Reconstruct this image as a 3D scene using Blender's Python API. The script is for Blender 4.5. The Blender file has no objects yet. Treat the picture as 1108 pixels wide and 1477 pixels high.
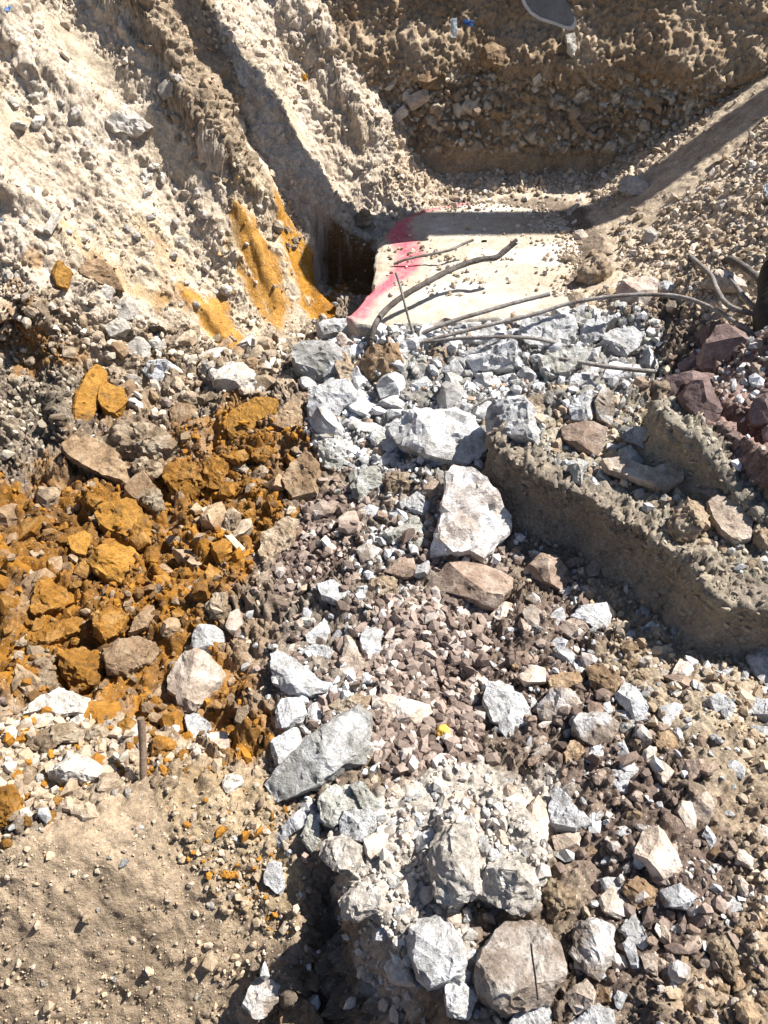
import bpy, bmesh, math, random
import numpy as np
from mathutils import Vector, Matrix

S = bpy.context.scene
COL = S.collection
R = math.radians
RNG = np.random.default_rng(7)
random.seed(7)

# ------------------------------------------------------------------ camera, sky, sun, exposure
CAM = np.array([0.0, 0.0, 1.5])
F = 1116.0                      # focal length in photograph pixels (1108 x 1477)
cam_d = bpy.data.cameras.new('camera')
cam_o = bpy.data.objects.new('camera', cam_d)
COL.objects.link(cam_o)
cam_o.location = CAM
cam_o.rotation_euler = (R(45), 0, 0)
cam_d.sensor_fit = 'VERTICAL'
cam_d.angle = 2 * math.atan(738.5 / F)
cam_d.clip_start = 0.02
cam_d.clip_end = 2000
S.camera = cam_o

SUN = np.array([0.72, 0.29, 1.0])
SUN /= np.linalg.norm(SUN)
world = bpy.data.worlds.new('World')
S.world = world
world.use_nodes = True
wn = world.node_tree
sky = wn.nodes.new('ShaderNodeTexSky')
sky.sky_type = 'NISHITA'
sky.sun_disc = False
sky.sun_elevation = math.asin(SUN[2])
sky.sun_rotation = math.atan2(SUN[0], SUN[1])
sky.air_density = 1.0
sky.dust_density = 0.6
wn.links.new(sky.outputs[0], wn.nodes['Background'].inputs[0])
wn.nodes['Background'].inputs[1].default_value = 0.058
sl = bpy.data.lights.new('sun', 'SUN')
sl.energy = 5.0
sl.angle = R(0.5)
sl.color = (1.0, 0.955, 0.88)
so = bpy.data.objects.new('sun', sl)
COL.objects.link(so)
so.location = (3, 2, 6)
so.rotation_euler = Vector(SUN).to_track_quat('Z', 'Y').to_euler()
S.view_settings.view_transform = 'Standard'
S.view_settings.look = 'None'
S.view_settings.gamma = 1.0
S.view_settings.use_curve_mapping = False
S.view_settings.exposure = 1.22
S.render.engine = 'CYCLES'
S.cycles.max_bounces = 6
S.cycles.diffuse_bounces = 3

# ------------------------------------------------------------------ numpy helpers
def ray(px, py):
    r = (np.asarray(px, float) - 554.0) / F
    u = (738.5 - np.asarray(py, float)) / F
    k = math.sqrt(0.5)
    return np.stack([r, k + u * k, -k + u * k], -1)

def at_z(px, py, z):
    d = ray(px, py)
    t = (np.asarray(z, float) - CAM[2]) / d[..., 2]
    return CAM + d * t[..., None]

def at_y(px, py, y):
    d = ray(px, py)
    t = y / d[..., 1]
    return CAM + d * t[..., None]

def h32(ix, iy, iz, s):
    x = (ix.astype(np.int64) * 374761393 + iy.astype(np.int64) * 668265263 + iz.astype(np.int64) * 2147483647 + s * 144665)
    x = (x & 0xffffffff).astype(np.uint32)
    x = (x ^ (x >> np.uint32(13))) * np.uint32(1274126177)
    x = (x ^ (x >> np.uint32(16))) * np.uint32(2246822519)
    x = x ^ (x >> np.uint32(15))
    return x.astype(np.float32) * np.float32(1 / 4294967296.0)

def vnoise(p, s=0):
    i = np.floor(p).astype(np.int32)
    f = (p - i).astype(np.float32)
    f = f * f * f * (f * (f * 6 - 15) + 10)
    out = 0
    for a in (0, 1):
        wx = f[:, 0] if a else 1 - f[:, 0]
        for b in (0, 1):
            wy = f[:, 1] if b else 1 - f[:, 1]
            for c in (0, 1):
                wz = f[:, 2] if c else 1 - f[:, 2]
                out = out + wx * wy * wz * h32(i[:, 0] + a, i[:, 1] + b, i[:, 2] + c, s)
    return out * 2 - 1

def fbm(p, octv=4, s=0, gain=0.5, lac=2.03):
    o = 0; a = 1.0; n = 0
    q = np.array(p, float)
    for k in range(octv):
        o = o + a * vnoise(q, s + k * 17)
        n += a; a *= gain; q = q * lac + 13.7
    return o / n

def worley(p, s=0):
    """nearest-cell distance, gap to the second, three random numbers of the cell, offset from its centre"""
    i = np.floor(p - .5).astype(np.int32)
    n = len(p)
    f1 = np.full(n, 9.0, np.float32); f2 = np.full(n, 9.0, np.float32)
    rid = np.zeros((n, 3), np.float32); off = np.zeros((n, 3), np.float32)
    for a in (0, 1):
        for b in (0, 1):
            for c in (0, 1):
                j0 = i[:, 0] + a; j1 = i[:, 1] + b; j2 = i[:, 2] + c
                r0 = h32(j0, j1, j2, s); r1 = h32(j0, j1, j2, s + 1); r2 = h32(j0, j1, j2, s + 2)
                d0 = p[:, 0] - (j0 + 0.2 + 0.6 * r0); d1 = p[:, 1] - (j1 + 0.2 + 0.6 * r1); d2 = p[:, 2] - (j2 + 0.2 + 0.6 * r2)
                d = np.sqrt(d0 * d0 + d1 * d1 + d2 * d2).astype(np.float32)
                m = d < f1
                f2 = np.where(m, f1, np.minimum(f2, d))
                f1 = np.where(m, d, f1)
                rid[m] = np.stack([r0[m], r1[m], r2[m]], 1)
                off[m] = np.stack([d0[m], d1[m], d2[m]], 1)
    return f1, f2, rid, off

def sstep(a, b, x):
    t = np.clip((x - a) / (b - a), 0, 1)
    return t * t * (3 - 2 * t)

def sdpoly(P, poly):
    """signed distance to a polygon in plan, positive inside"""
    x = P[:, 0]; y = P[:, 1]
    d = np.full(len(P), 1e9); ins = np.zeros(len(P), bool)
    n = len(poly)
    for k in range(n):
        x0, y0 = poly[k]; x1, y1 = poly[(k + 1) % n]
        ex = x1 - x0; ey = y1 - y0
        t = np.clip(((x - x0) * ex + (y - y0) * ey) / (ex * ex + ey * ey + 1e-12), 0, 1)
        d = np.minimum(d, (x - x0 - t * ex) ** 2 + (y - y0 - t * ey) ** 2)
        if abs(y1 - y0) > 1e-12:
            c = ((y0 > y) != (y1 > y)) & (x < ex * (y - y0) / (y1 - y0) + x0)
            ins ^= c
    d = np.sqrt(d)
    return np.where(ins, d, -d)

def dpolyline(P, line):
    d = np.full(len(P), 1e9); tt = np.zeros(len(P))
    n = len(line) - 1
    for k in range(n):
        a = line[k]; b = line[k + 1]
        e = b - a
        t = np.clip(((P[:, :2] - a) @ e) / (e @ e + 1e-12), 0, 1)
        q = np.sqrt(((P[:, :2] - a - t[:, None] * e) ** 2).sum(1))
        m = q < d
        d = np.where(m, q, d); tt = np.where(m, (k + t) / n, tt)
    return d, tt

def pp(s):
    return np.array([[float(v) for v in q.split(',')] for q in s.split()])

# ------------------------------------------------------------------ the lie of the land (smooth form, metres; slab top is z = 0)
CTRL = pp("""560,1477,-.04 545,1400,-.03 525,1300,-.03 700,1477,-.06 900,1477,-.03 1108,1477,.03 600,1300,-.05 800,1300,-.05 1000,1300,0 1108,1300,.03
420,1000,-.12 500,1100,-.10 600,1000,-.12 700,1100,-.08 850,1100,-.06 1000,1100,-.02 1108,1100,0 640,900,-.12 800,950,-.10 950,950,-.08 1060,960,-.08
480,800,-.15 560,700,-.12 680,640,-.07 620,560,-.07 760,830,-.13 480,520,-.09 540,490,-.05 600,500,-.025 600,540,-.05 700,520,-.04 850,520,0 900,560,-.02
850,680,-.11 1000,790,-.11 960,680,-.12 1100,820,-.11 1020,560,-.1 1108,620,-.09 1100,500,0
420,760,-.18 300,700,-.20 200,750,-.22 100,800,-.20 0,850,-.16 300,900,-.20 150,950,-.19 0,1000,-.12 350,1050,-.15 200,1080,-.11 60,1100,-.07
0,1200,-.02 150,1220,-.06 300,1200,-.10 380,1200,-.13 0,1477,-.30 150,1477,-.33 300,1477,-.36 150,1350,-.18 300,1350,-.22 380,1300,-.20
440,1420,-.22 470,1477,-.24 400,1250,-.18 480,450,-.215 455,440,-.21 430,500,-.18 330,560,-.16 200,600,-.16 50,640,-.14
700,400,-.07 620,360,-.07 780,400,-.07 700,283,.012 850,290,.03 600,283,.025 592,312,-.05 640,298,-.03 885,400,.035 840,385,.02 850,345,.018 835,320,.012 830,420,.012 800,445,-.02 870,440,.03 1000,430,.08""")
_c = at_z(CTRL[:, 0], CTRL[:, 1], CTRL[:, 2])
CX = _c[:, :2]; CZ = _c[:, 2]
def _tps(r):
    return np.where(r > 1e-9, r * r * np.log(np.maximum(r, 1e-9)), 0)
_n = len(CX)
_K = _tps(np.linalg.norm(CX[:, None] - CX[None], axis=2)) + np.eye(_n) * 0.004
_A = np.zeros((_n + 3, _n + 3)); _A[:_n, :_n] = _K
_A[:_n, _n] = 1; _A[:_n, _n + 1:] = CX; _A[_n, :_n] = 1; _A[_n + 1:, :_n] = CX.T
_W = np.linalg.solve(_A, np.concatenate([CZ, np.zeros(3)]))
def rbf(x, y):
    x = np.clip(x, -1.15, 1.5); y = np.clip(y, 0.28, 3.8)
    out = _W[_n] + _W[_n + 1] * x + _W[_n + 2] * y
    for k in range(_n):
        r2 = (x - CX[k, 0]) ** 2 + (y - CX[k, 1]) ** 2
        out = out + _W[k] * 0.5 * r2 * np.log(np.maximum(r2, 1e-12))
    return out

def smax(a, b, k):
    h = np.clip(0.5 + 0.5 * (a - b) / k, 0, 1)
    return b + (a - b) * h + k * h * (1 - h)

def zpoly(s, z):
    q = pp(s)
    return at_z(q[:, 0], q[:, 1], np.full(len(q), z))[:, :2]

LEDGE = zpoly("706,640 730,662 768,690 800,700 850,716 880,742 930,772 990,822 1002,846 1040,880 1108,892 1500,960 1500,560 1000,520 940,555 860,560 790,565 735,575 708,600", .06)
BLOCK = zpoly("942,566 955,600 985,622 1020,640 1062,668 1112,706 1500,860 1500,440 1090,474 1030,474 985,515", .23)
CHANNEL = zpoly("930,612 965,640 1010,684 1060,728 1120,782 1500,1000 1500,900 1112,735 1050,690 1000,655 955,618", .02)
HOLE = zpoly("418,1345 432,1290 458,1236 490,1232 508,1290 525,1330 575,1385 625,1440 690,1560 330,1560 335,1470 352,1415 404,1390", -.10)
RECESS = np.array([(-.31, 3.0), (-.20, 2.93), (-.07, 2.93), (-.035, 3.0), (-.035, 3.235), (-.30, 3.235)])
MASS = zpoly("626,1180 660,1150 720,1140 770,1180 790,1250 772,1318 720,1312 690,1296 640,1306 622,1290", -.03)
STEPLINE = None
def bank_u(x, y):
    return 0.7071 * ((y - x) - 3.15)

def form(x, y):
    x = np.asarray(x, float); y = np.asarray(y, float)
    P = np.stack([x, y], 1)
    z = rbf(x, y)
    u = bank_u(x, y)
    wob = 0.05 * np.sin(5.1 * (x + y) + 1.0) + 0.03 * np.sin(11 * (x + y))
    zb = -0.25 + 1.28 * (u + wob * sstep(0, .3, u))
    zb = np.minimum(zb, 1.45 + 0.1 * zb.clip(-9, 9) * 0)
    z = smax(z, zb, 0.10)
    zr = 0.70 * (x - 0.92 - 0.18 * np.clip(2.5 - y, 0, 9) * 2.2)
    zr = np.minimum(zr, 1.45)
    z = smax(z, zr, 0.06)
    # raised earth ledge and the higher block behind it
    z = z + 0.185 * sstep(.03, .085, sdpoly(P, LEDGE))
    z = z - 0.13 * sstep(-.02, .03, sdpoly(P, CHANNEL))
    sb = sdpoly(P, BLOCK)
    db, _ = dpolyline(P, BLOCK[6:])
    z = z + 0.17 * sstep(.03, .085, sb) * (1 - sstep(.1, .35, zr)) * sstep(.0, .20, db)
    # the hole by the camera, the slot between boulders, the cut beside the slab
    z = z - 0.15 * sstep(-.012, .055, sdpoly(P, HOLE))
    z = z + 0.07 * sstep(-.004, .02, sdpoly(P, MASS))
    w = sstep(-.004, .02, sdpoly(P, RECESS))
    z = z * (1 - w) + np.minimum(z, -0.235) * w
    # overhanging shelf of soil on the left bank
    z = z + shelf(x, y, u)
    # behind the camera and past the left edge the rubble simply runs on
    z = z + 0.35 * sstep(0.25, -1.4, y)
    return z

SH = np.array([(-1.20, 3.05), (-1.05, 2.93), (-.90, 2.90), (-.86, 2.84), (-.70, 2.80), (-.56, 2.78), (-.40, 2.86)])
def shelf(x, y, u):
    return 0 * x

_cx = np.arange(-2.2, 2.41, .015); _cy = np.arange(-.2, 4.41, .015)
_cz = None
def coarse(x, y):
    """the smooth ground read off a coarse grid, for finding where a sight line lands"""
    global _cz
    if _cz is None:
        a, b = np.meshgrid(_cx, _cy); _cz = form(a.ravel(), b.ravel()).reshape(a.shape)
    u = np.clip((np.asarray(x, float) - _cx[0]) / .015, 0, len(_cx) - 1.001); v = np.clip((np.asarray(y, float) - _cy[0]) / .015, 0, len(_cy) - 1.001)
    i = u.astype(int); j = v.astype(int); u = u - i; v = v - j
    return (_cz[j, i] * (1 - u) + _cz[j, i + 1] * u) * (1 - v) + (_cz[j + 1, i] * (1 - u) + _cz[j + 1, i + 1] * u) * v

def hit(px, py, fn=None):
    fn = fn or coarse
    px = np.atleast_1d(np.asarray(px, float)); py = np.atleast_1d(np.asarray(py, float))
    d = ray(px, py)
    t = np.full(len(px), 0.7); done = np.zeros(len(px), bool)
    for k in range(220):
        q = CAM + d * t[:, None]
        below = q[:, 2] < fn(q[:, 0], q[:, 1])
        done |= below
        t = np.where(done, t, t + 0.02)
        if done.all() or t.max() > 5: break
    lo = t - 0.02; hi = t.copy()
    for k in range(12):
        m = (lo + hi) / 2
        q = CAM + d * m[:, None]
        b = q[:, 2] < fn(q[:, 0], q[:, 1])
        hi = np.where(b, m, hi); lo = np.where(b, lo, m)
    return CAM + d * hi[:, None]

def wpoly(s):
    q = pp(s)
    return hit(q[:, 0], q[:, 1])[:, :2]

_shl = wpoly("105,-70 205,70 242,125 238,155 290,222 352,292 425,352")
_shp = np.concatenate([_shl, wpoly("446,320 405,235 385,160 350,60 345,-70")])
_sh2 = wpoly("90,-10 -10,-60 -60,200 20,330 80,290 60,180")
STEPS = [(_shl, .095, .26), (wpoly("-40,40 40,110 95,165 150,205 215,232"), .05, .16), (wpoly("120,178 150,172 205,200 235,200"), .03, .10), (wpoly("-30,300 40,320 90,350 108,385 150,410 190,425"), .05, .14),
         (wpoly("-40,470 20,480 60,520 80,580 70,650"), .06, .14), (wpoly("330,305 352,330 372,385 398,450"), .03, .07), (wpoly("455,40 470,110 500,170 520,230"), .04, .12), (wpoly("250,440 300,470 340,520 390,540"), .035, .10)]
def shelf(x, y, u):
    P = np.stack([x, y], 1)
    z = np.zeros(len(P))
    m = (x < 0.2) & (y > 1.5)
    if m.any():
        Q = P[m]; t = np.zeros(len(Q))
        wig = .016 * np.sin(Q[:, 0] * 37 + 1) * np.sin(Q[:, 1] * 29) + .008 * np.sin(Q[:, 0] * 83) * np.sin(Q[:, 1] * 71 + 2)
        for line, h, fade in STEPS:
            d, tt = dpolyline(Q, line)
            k = np.clip((tt * (len(line) - 1)).astype(int), 0, len(line) - 2)
            e = line[k + 1] - line[k]; r = Q - line[k]
            side = np.sign(e[:, 0] * r[:, 1] - e[:, 1] * r[:, 0])
            ends = sstep(0, .12, tt) * sstep(1, .88, tt) if line is not _shl else sstep(1.0, .93, tt)
            t += h * sstep(-.008, .036, d * side + wig) * (1 - sstep(fade * .25, fade, d)) * ends
        z[m] = t
    return z

# ------------------------------------------------------------------ materials
def nodes(name):
    m = bpy.data.materials.new(name)
    m.use_nodes = True
    nt = m.node_tree
    b = nt.nodes['Principled BSDF']
    return m, nt, b

def N(nt, t, **kw):
    n = nt.nodes.new(t)
    for k, v in kw.items():
        if k[0] == 'i' and k[1:].isdigit(): n.inputs[int(k[1:])].default_value = v
        elif k in n.inputs.keys(): n.inputs[k].default_value = v
        else: setattr(n, k, v)
    return n

def tex_noise(nt, co, scale, detail=4, rough=.6, dist=0):
    n = N(nt, 'ShaderNodeTexNoise')
    n.inputs['Scale'].default_value = scale
    n.inputs['Detail'].default_value = detail
    n.inputs['Roughness'].default_value = rough
    n.inputs['Distortion'].default_value = dist
    nt.links.new(co, n.inputs['Vector'])
    return n.outputs[0]

def ramp(nt, fac, stops):
    r = N(nt, 'ShaderNodeValToRGB')
    e = r.color_ramp.elements
    while len(e) < len(stops): e.new(0.5)
    for k, (p, c) in enumerate(stops):
        e[k].position = p; e[k].color = (*c, 1) if len(c) == 3 else c
    nt.links.new(fac, r.inputs[0])
    return r.outputs[0]

def mixc(nt, fac, a, b, mode='MIX'):
    m = N(nt, 'ShaderNodeMix', data_type='RGBA', blend_type=mode)
    for sck, v in ((m.inputs[0], fac), (m.inputs[6], a), (m.inputs[7], b)):
        if isinstance(v, (int, float)): sck.default_value = v
        elif isinstance(v, tuple): sck.default_value = (*v, 1)
        else: nt.links.new(v, sck)
    return m.outputs[2]

def bumpify(nt, b, pairs):
    """pairs of (height socket, strength, distance) chained"""
    prev = None
    for hgt, st, dist in pairs:
        n = N(nt, 'ShaderNodeBump')
        n.inputs['Strength'].default_value = st
        n.inputs['Distance'].default_value = dist
        nt.links.new(hgt, n.inputs['Height'])
        if prev is not None: nt.links.new(prev, n.inputs['Normal'])
        prev = n.outputs[0]
    nt.links.new(prev, b.inputs['Normal'])

def soil_material(name, grain=1.0, speck=True):
    """colour comes from the point attribute Col (what the earth is made of there); grain and specks are added here"""
    m, nt, b = nodes(name)
    at = N(nt, 'ShaderNodeAttribute', attribute_name='Col')
    co = N(nt, 'ShaderNodeTexCoord').outputs['Object']
    n1 = tex_noise(nt, co, 120 * grain, 5, .65)
    n2 = tex_noise(nt, co, 420 * grain, 3, .6)
    n3 = tex_noise(nt, co, 22 * grain, 4, .6)
    c = mixc(nt, 1.0, at.outputs[0], ramp(nt, n1, [(.28, (.62, .60, .58)), (.5, (1, 1, 1)), (.75, (1.3, 1.3, 1.28))]), 'MULTIPLY')
    c = mixc(nt, 1.0, c, ramp(nt, n3, [(.3, (.84, .83, .82)), (.7, (1.14, 1.13, 1.12))]), 'MULTIPLY')
    if speck:
        v = N(nt, 'ShaderNodeTexVoronoi', feature='F1'); v.inputs['Scale'].default_value = 170 * grain
        nt.links.new(co, v.inputs['Vector'])
        vm = N(nt, 'ShaderNodeMath', operation='LESS_THAN', i1=.22); nt.links.new(v.outputs['Distance'], vm.inputs[0])
        sp = N(nt, 'ShaderNodeSeparateColor'); nt.links.new(v.outputs['Color'], sp.inputs[0])
        gt = N(nt, 'ShaderNodeMath', operation='GREATER_THAN', i1=.62); nt.links.new(sp.outputs[0], gt.inputs[0])
        mu = N(nt, 'ShaderNodeMath', operation='MULTIPLY'); nt.links.new(vm.outputs[0], mu.inputs[0]); nt.links.new(gt.outputs[0], mu.inputs[1])
        pale = mixc(nt, sp.outputs[1], (.14, .11, .09), (.62, .58, .52))
        c = mixc(nt, mu.outputs[0], c, pale)
    nt.links.new(c, b.inputs['Base Color'])
    b.inputs['Roughness'].default_value = .95
    b.inputs['Specular IOR Level'].default_value = .12
    bumpify(nt, b, [(n1, .9, .006), (n2, .7, .002)])
    return m

def attr_material(name, rough=.9, spec=.2, bump=.5):
    m, nt, b = nodes(name)
    at = N(nt, 'ShaderNodeAttribute', attribute_name='Col')
    co = N(nt, 'ShaderNodeTexCoord').outputs['Object']
    n1 = tex_noise(nt, co, 190, 4, .65)
    c = mixc(nt, 1.0, at.outputs[0], ramp(nt, n1, [(.25, (.66, .65, .64)), (.75, (1.28, 1.27, 1.26))]), 'MULTIPLY')
    nt.links.new(c, b.inputs['Base Color'])
    b.inputs['Roughness'].default_value = rough
    b.inputs['Specular IOR Level'].default_value = spec
    bumpify(nt, b, [(n1, bump, .004)])
    return m

MAT = {}
MAT['soil'] = soil_material('soil')
MAT['wall_soil'] = soil_material('cut_earth', .8)
MAT['gravel'] = attr_material('crushed_stone')

def rock_material(name, base, dark, light, scale=14, bump=.7, grain=180, agg=0, agg_col=None, rough=.92, spec=.2, light_pos=.62, crack=0):
    m, nt, b = nodes(name)
    co0 = N(nt, 'ShaderNodeTexCoord').outputs['Object']
    oi = N(nt, 'ShaderNodeObjectInfo')
    mp = N(nt, 'ShaderNodeVectorMath', operation='MULTIPLY_ADD')
    cb = N(nt, 'ShaderNodeCombineXYZ')
    for k in range(3): nt.links.new(oi.outputs['Random'], cb.inputs[k])
    nt.links.new(cb.outputs[0], mp.inputs[0]); mp.inputs[1].default_value = (31, 17, 53); nt.links.new(co0, mp.inputs[2])
    co = mp.outputs[0]
    n1 = tex_noise(nt, co, scale, 6, .68, .4)
    n2 = tex_noise(nt, co, grain, 5, .7)
    n3 = tex_noise(nt, co, scale * 4.3, 5, .7)
    c = ramp(nt, n1, [(.30, dark), (.48, base), (light_pos, light)])
    c = mixc(nt, 1.0, c, ramp(nt, n3, [(.28, (.66, .65, .64)), (.5, (1, 1, 1)), (.74, (1.22, 1.22, 1.22))]), 'MULTIPLY')
    c = mixc(nt, 1.0, c, ramp(nt, n2, [(.3, (.72, .71, .70)), (.7, (1.22, 1.22, 1.22))]), 'MULTIPLY')
    if agg:
        v = N(nt, 'ShaderNodeTexVoronoi', feature='F1'); v.inputs['Scale'].default_value = agg
        nt.links.new(co, v.inputs['Vector'])
        r = ramp(nt, v.outputs['Distance'], [(.22, (1, 1, 1)), (.30, (0, 0, 0))])
        sp = N(nt, 'ShaderNodeSeparateColor'); nt.links.new(v.outputs['Color'], sp.inputs[0])
        g = N(nt, 'ShaderNodeMath', operation='GREATER_THAN', i1=.55); nt.links.new(sp.outputs[0], g.inputs[0])
        mm = N(nt, 'ShaderNodeMath', operation='MULTIPLY'); nt.links.new(r, mm.inputs[0]); nt.links.new(g.outputs[0], mm.inputs[1])
        c = mixc(nt, mm.outputs[0], c, mixc(nt, sp.outputs[1], agg_col[0], agg_col[1]))
    br = N(nt, 'ShaderNodeMapRange', i1=0, i2=1, i3=.86, i4=1.12); nt.links.new(oi.outputs['Random'], br.inputs[0])
    vm = N(nt, 'ShaderNodeVectorMath', operation='SCALE'); nt.links.new(c, vm.inputs[0]); nt.links.new(br.outputs[0], vm.inputs['Scale'])
    nt.links.new(vm.outputs[0], b.inputs['Base Color'])
    b.inputs['Roughness'].default_value = rough
    b.inputs['Specular IOR Level'].default_value = spec
    bumpify(nt, b, [(n3, bump, .011), (n2, bump, .004)])
    return m

MAT['C'] = rock_material('broken_concrete', (.44, .44, .44), (.26, .25, .24), (.60, .61, .64), 16, .9, 210, 150, ((.20, .18, .16), (.50, .47, .44)))
MAT['W'] = rock_material('white_dusted_concrete', (.50, .50, .50), (.31, .29, .265), (.68, .69, .72), 15, 1.0, 230, 170, ((.40, .38, .35), (.62, .60, .57)))
MAT['G'] = rock_material('grey_rock', (.28, .275, .26), (.17, .165, .15), (.45, .45, .45), 12, .9, 170)
MAT['L'] = rock_material('grey_green_concrete', (.37, .365, .325), (.22, .21, .18), (.50, .50, .48), 14, .95, 190, 140, ((.16, .14, .12), (.42, .40, .36)))
MAT['B'] = rock_material('brown_rock', (.26, .19, .145), (.14, .10, .08), (.44, .37, .32), 11, .7, 150, light_pos=.70)
MAT['P'] = rock_material('purple_brown_rock', (.165, .115, .105), (.09, .062, .058), (.31, .235, .225), 10, .5, 130, light_pos=.72, rough=.75)
MAT['E'] = rock_material('beige_stone', (.44, .36, .29), (.27, .21, .165), (.60, .54, .48), 12, .7, 170)
MAT['K'] = rock_material('brown_stone_white_crust', (.30, .25, .205), (.165, .125, .10), (.62, .61, .61), 13, .8, 170, light_pos=.64)
MAT['T'] = rock_material('tan_soil_clod', (.34, .26, .18), (.22, .16, .105), (.46, .38, .29), 17, 1.0, 140)
MAT['V'] = rock_material('pale_dusty_clod', (.475, .435, .385), (.31, .275, .235), (.57, .54, .50), 16, 1.0, 150)
MAT['D'] = rock_material('dark_soil_clod', (.28, .21, .14), (.16, .115, .075), (.40, .335, .255), 18, 1.0, 140)
MAT['O'] = rock_material('orange_clay_clod', (.275, .128, .02), (.15, .082, .033), (.35, .20, .07), 15, 1.0, 150)
MAT['Y'] = rock_material('smooth_ochre_clay', (.30, .145, .019), (.17, .095, .035), (.36, .19, .04), 18, .8, 160, rough=.7, spec=.3)
MAT['N'] = rock_material('brown_clay_clod', (.275, .185, .112), (.15, .10, .06), (.37, .275, .18), 14, .9, 150)
MAT['Q'] = rock_material('gravel_faced_concrete', (.48, .44, .41), (.28, .22, .18), (.66, .66, .67), 12, .9, 200, 70, ((.34, .22, .17), (.55, .43, .36)))
MAT['X'] = rock_material('brown_grey_rock', (.275, .225, .185), (.15, .118, .095), (.45, .42, .39), 19, 1.0, 150, 120, ((.16, .12, .10), (.40, .35, .30)), light_pos=.68)
MAT['R'] = rock_material('red_painted_concrete', (.44, .36, .30), (.42, .17, .15), (.52, .47, .42), 9, .8, 190)

def simple_mat(name, col, rough=.6, metal=0, spec=.4, nz=60, var=.3, bump=.2):
    m, nt, b = nodes(name)
    co = N(nt, 'ShaderNodeTexCoord').outputs['Object']
    n1 = tex_noise(nt, co, nz, 5, .7)
    c = mixc(nt, 1.0, tuple(col), ramp(nt, n1, [(.3, (1 - var,) * 3), (.7, (1 + var,) * 3)]), 'MULTIPLY')
    nt.links.new(c, b.inputs['Base Color'])
    b.inputs['Roughness'].default_value = rough; b.inputs['Metallic'].default_value = metal
    b.inputs['Specular IOR Level'].default_value = spec
    bumpify(nt, b, [(n1, bump, .003)])
    return m
MAT['steel_bar'] = rock_material('dusty_rusty_rebar', (.22, .20, .185), (.13, .085, .06), (.32, .30, .28), 22, .6, 260, rough=.85, spec=.3)
MAT['steel_dark'] = rock_material('dark_rusty_bar', (.10, .088, .08), (.08, .05, .035), (.20, .175, .155), 22, .6, 260, rough=.8, spec=.3)
MAT['bucket'] = simple_mat('worn_bucket_steel', (.12, .13, .15), .55, .25, .5, 25, .35, .15)
MAT['bucket_edge'] = simple_mat('polished_bucket_edge', (.42, .44, .48), .35, .6, .5, 40, .2, .1)
MAT['yellow'] = simple_mat('machine_yellow_paint', (.55, .32, .03), .5, 0, .4, 20, .2, .1)
MAT['rubber'] = simple_mat('black_rubber', (.012, .012, .013), .6, 0, .3, 60, .2, .2)
MAT['paper'] = simple_mat('white_blue_litter', (.62, .68, .74), .6, 0, .3, 60, .2, .2)
MAT['blue'] = simple_mat('blue_plastic', (.12, .24, .50), .5, 0, .4, 60, .3, .2)
MAT['wood'] = simple_mat('weathered_wood', (.17, .12, .085), .85, 0, .2, 130, .4, .7)
MAT['lath'] = simple_mat('pale_dusty_wood', (.50, .41, .31), .9, 0, .2, 130, .3, .7)
MAT['leaf'] = simple_mat('yellow_leaf', (.55, .30, .04), .7, 0, .2, 130, .3, .4)
MAT['foam'] = simple_mat('yellow_foam', (.72, .42, .09), .9, 0, .1, 90, .4, .9)
MAT['earth_far'] = simple_mat('site_earth', (.36, .29, .21), .95, 0, .1, 3, .2, .4)

# ------------------------------------------------------------------ zones: what the ground is made of, some darkened for shadowed gaps, as polygons in plan
#  polygon | colour a | colour b | clod height | clod size | fine relief | edge softness | pebbles per 1000 verts | pebble size | pebble colours
class Z: pass
ZONES = []
def zone(poly, ca, cb, clod, size, fine, soft=.03, peb=10, psz=.006, pcol=None, w=1.0, plan=None, hol=.0, scrape=False):
    global ZONES
    z = Z(); z.poly = wpoly(poly) if plan is None else plan
    z.ca = np.array(ca); z.cb = np.array(cb); z.clod = clod; z.size = size; z.fine = fine; z.soft = soft
    z.peb = peb; z.psz = psz; z.pcol = np.array(pcol if pcol is not None else [ca, cb]); z.w = w; z.hol = hol; z.scrape = scrape
    ZONES.append(z)
PALE = (.52, .45, .37); BEIGE = (.41, .335, .255); TANB = (.32, .245, .17)
OR1 = (.28, .128, .018); OR2 = (.135, .074, .030); OR3 = (.38, .185, .028)
CON1 = (.44, .44, .435); CON2 = (.25, .24, .225); CONW = (.62, .62, .64)
GRV1 = (.25, .195, .165); GRV2 = (.15, .112, .094); GRVW = (.42, .37, .335)
# default everywhere: fresh dark soil, deepened to put shade into gaps between rocks
DEF = Z(); DEF.ca = np.array((.24, .19, .145)); DEF.cb = np.array((.16, .125, .095)); DEF.clod = .022; DEF.size = .05; DEF.fine = .006; DEF.hol = .01; DEF.peb = 22; DEF.psz = .007
DEF.pcol = np.array([GRV1, GRV2, CON1, BEIGE])
# left bank (everything above the toe line)
BANK = [(-3.7, -.45), (-1.35, 1.86), (-.80, 2.30), (-.52, 2.63), (-.28, 2.88), (-.04, 3.05), (.28, 3.34), (.40, 3.7), (.5, 5), (-3.7, 5)]
zone('', PALE, BEIGE, .010, .04, .004, .05, 26, .0042, [PALE, BEIGE, PALE], hol=.022, plan=np.array(BANK))
zone("-300,420 60,440 150,440 260,470 330,500 420,480 470,470 440,560 330,600 180,600 120,530 90,560 60,690 -300,700", (.34, .275, .205), (.18, .138, .098), .026, .06, .007, .06, 46, .0075, [PALE, BEIGE, TANB, (.45, .4, .33)], hol=.06)
zone("-300,480 40,500 100,540 110,620 80,680 30,700 -300,700", (.15, .118, .088), (.26, .215, .165), .022, .045, .010, .05, 55, .006, [(.2, .17, .13), (.4, .35, .28)], hol=.04)
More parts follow.
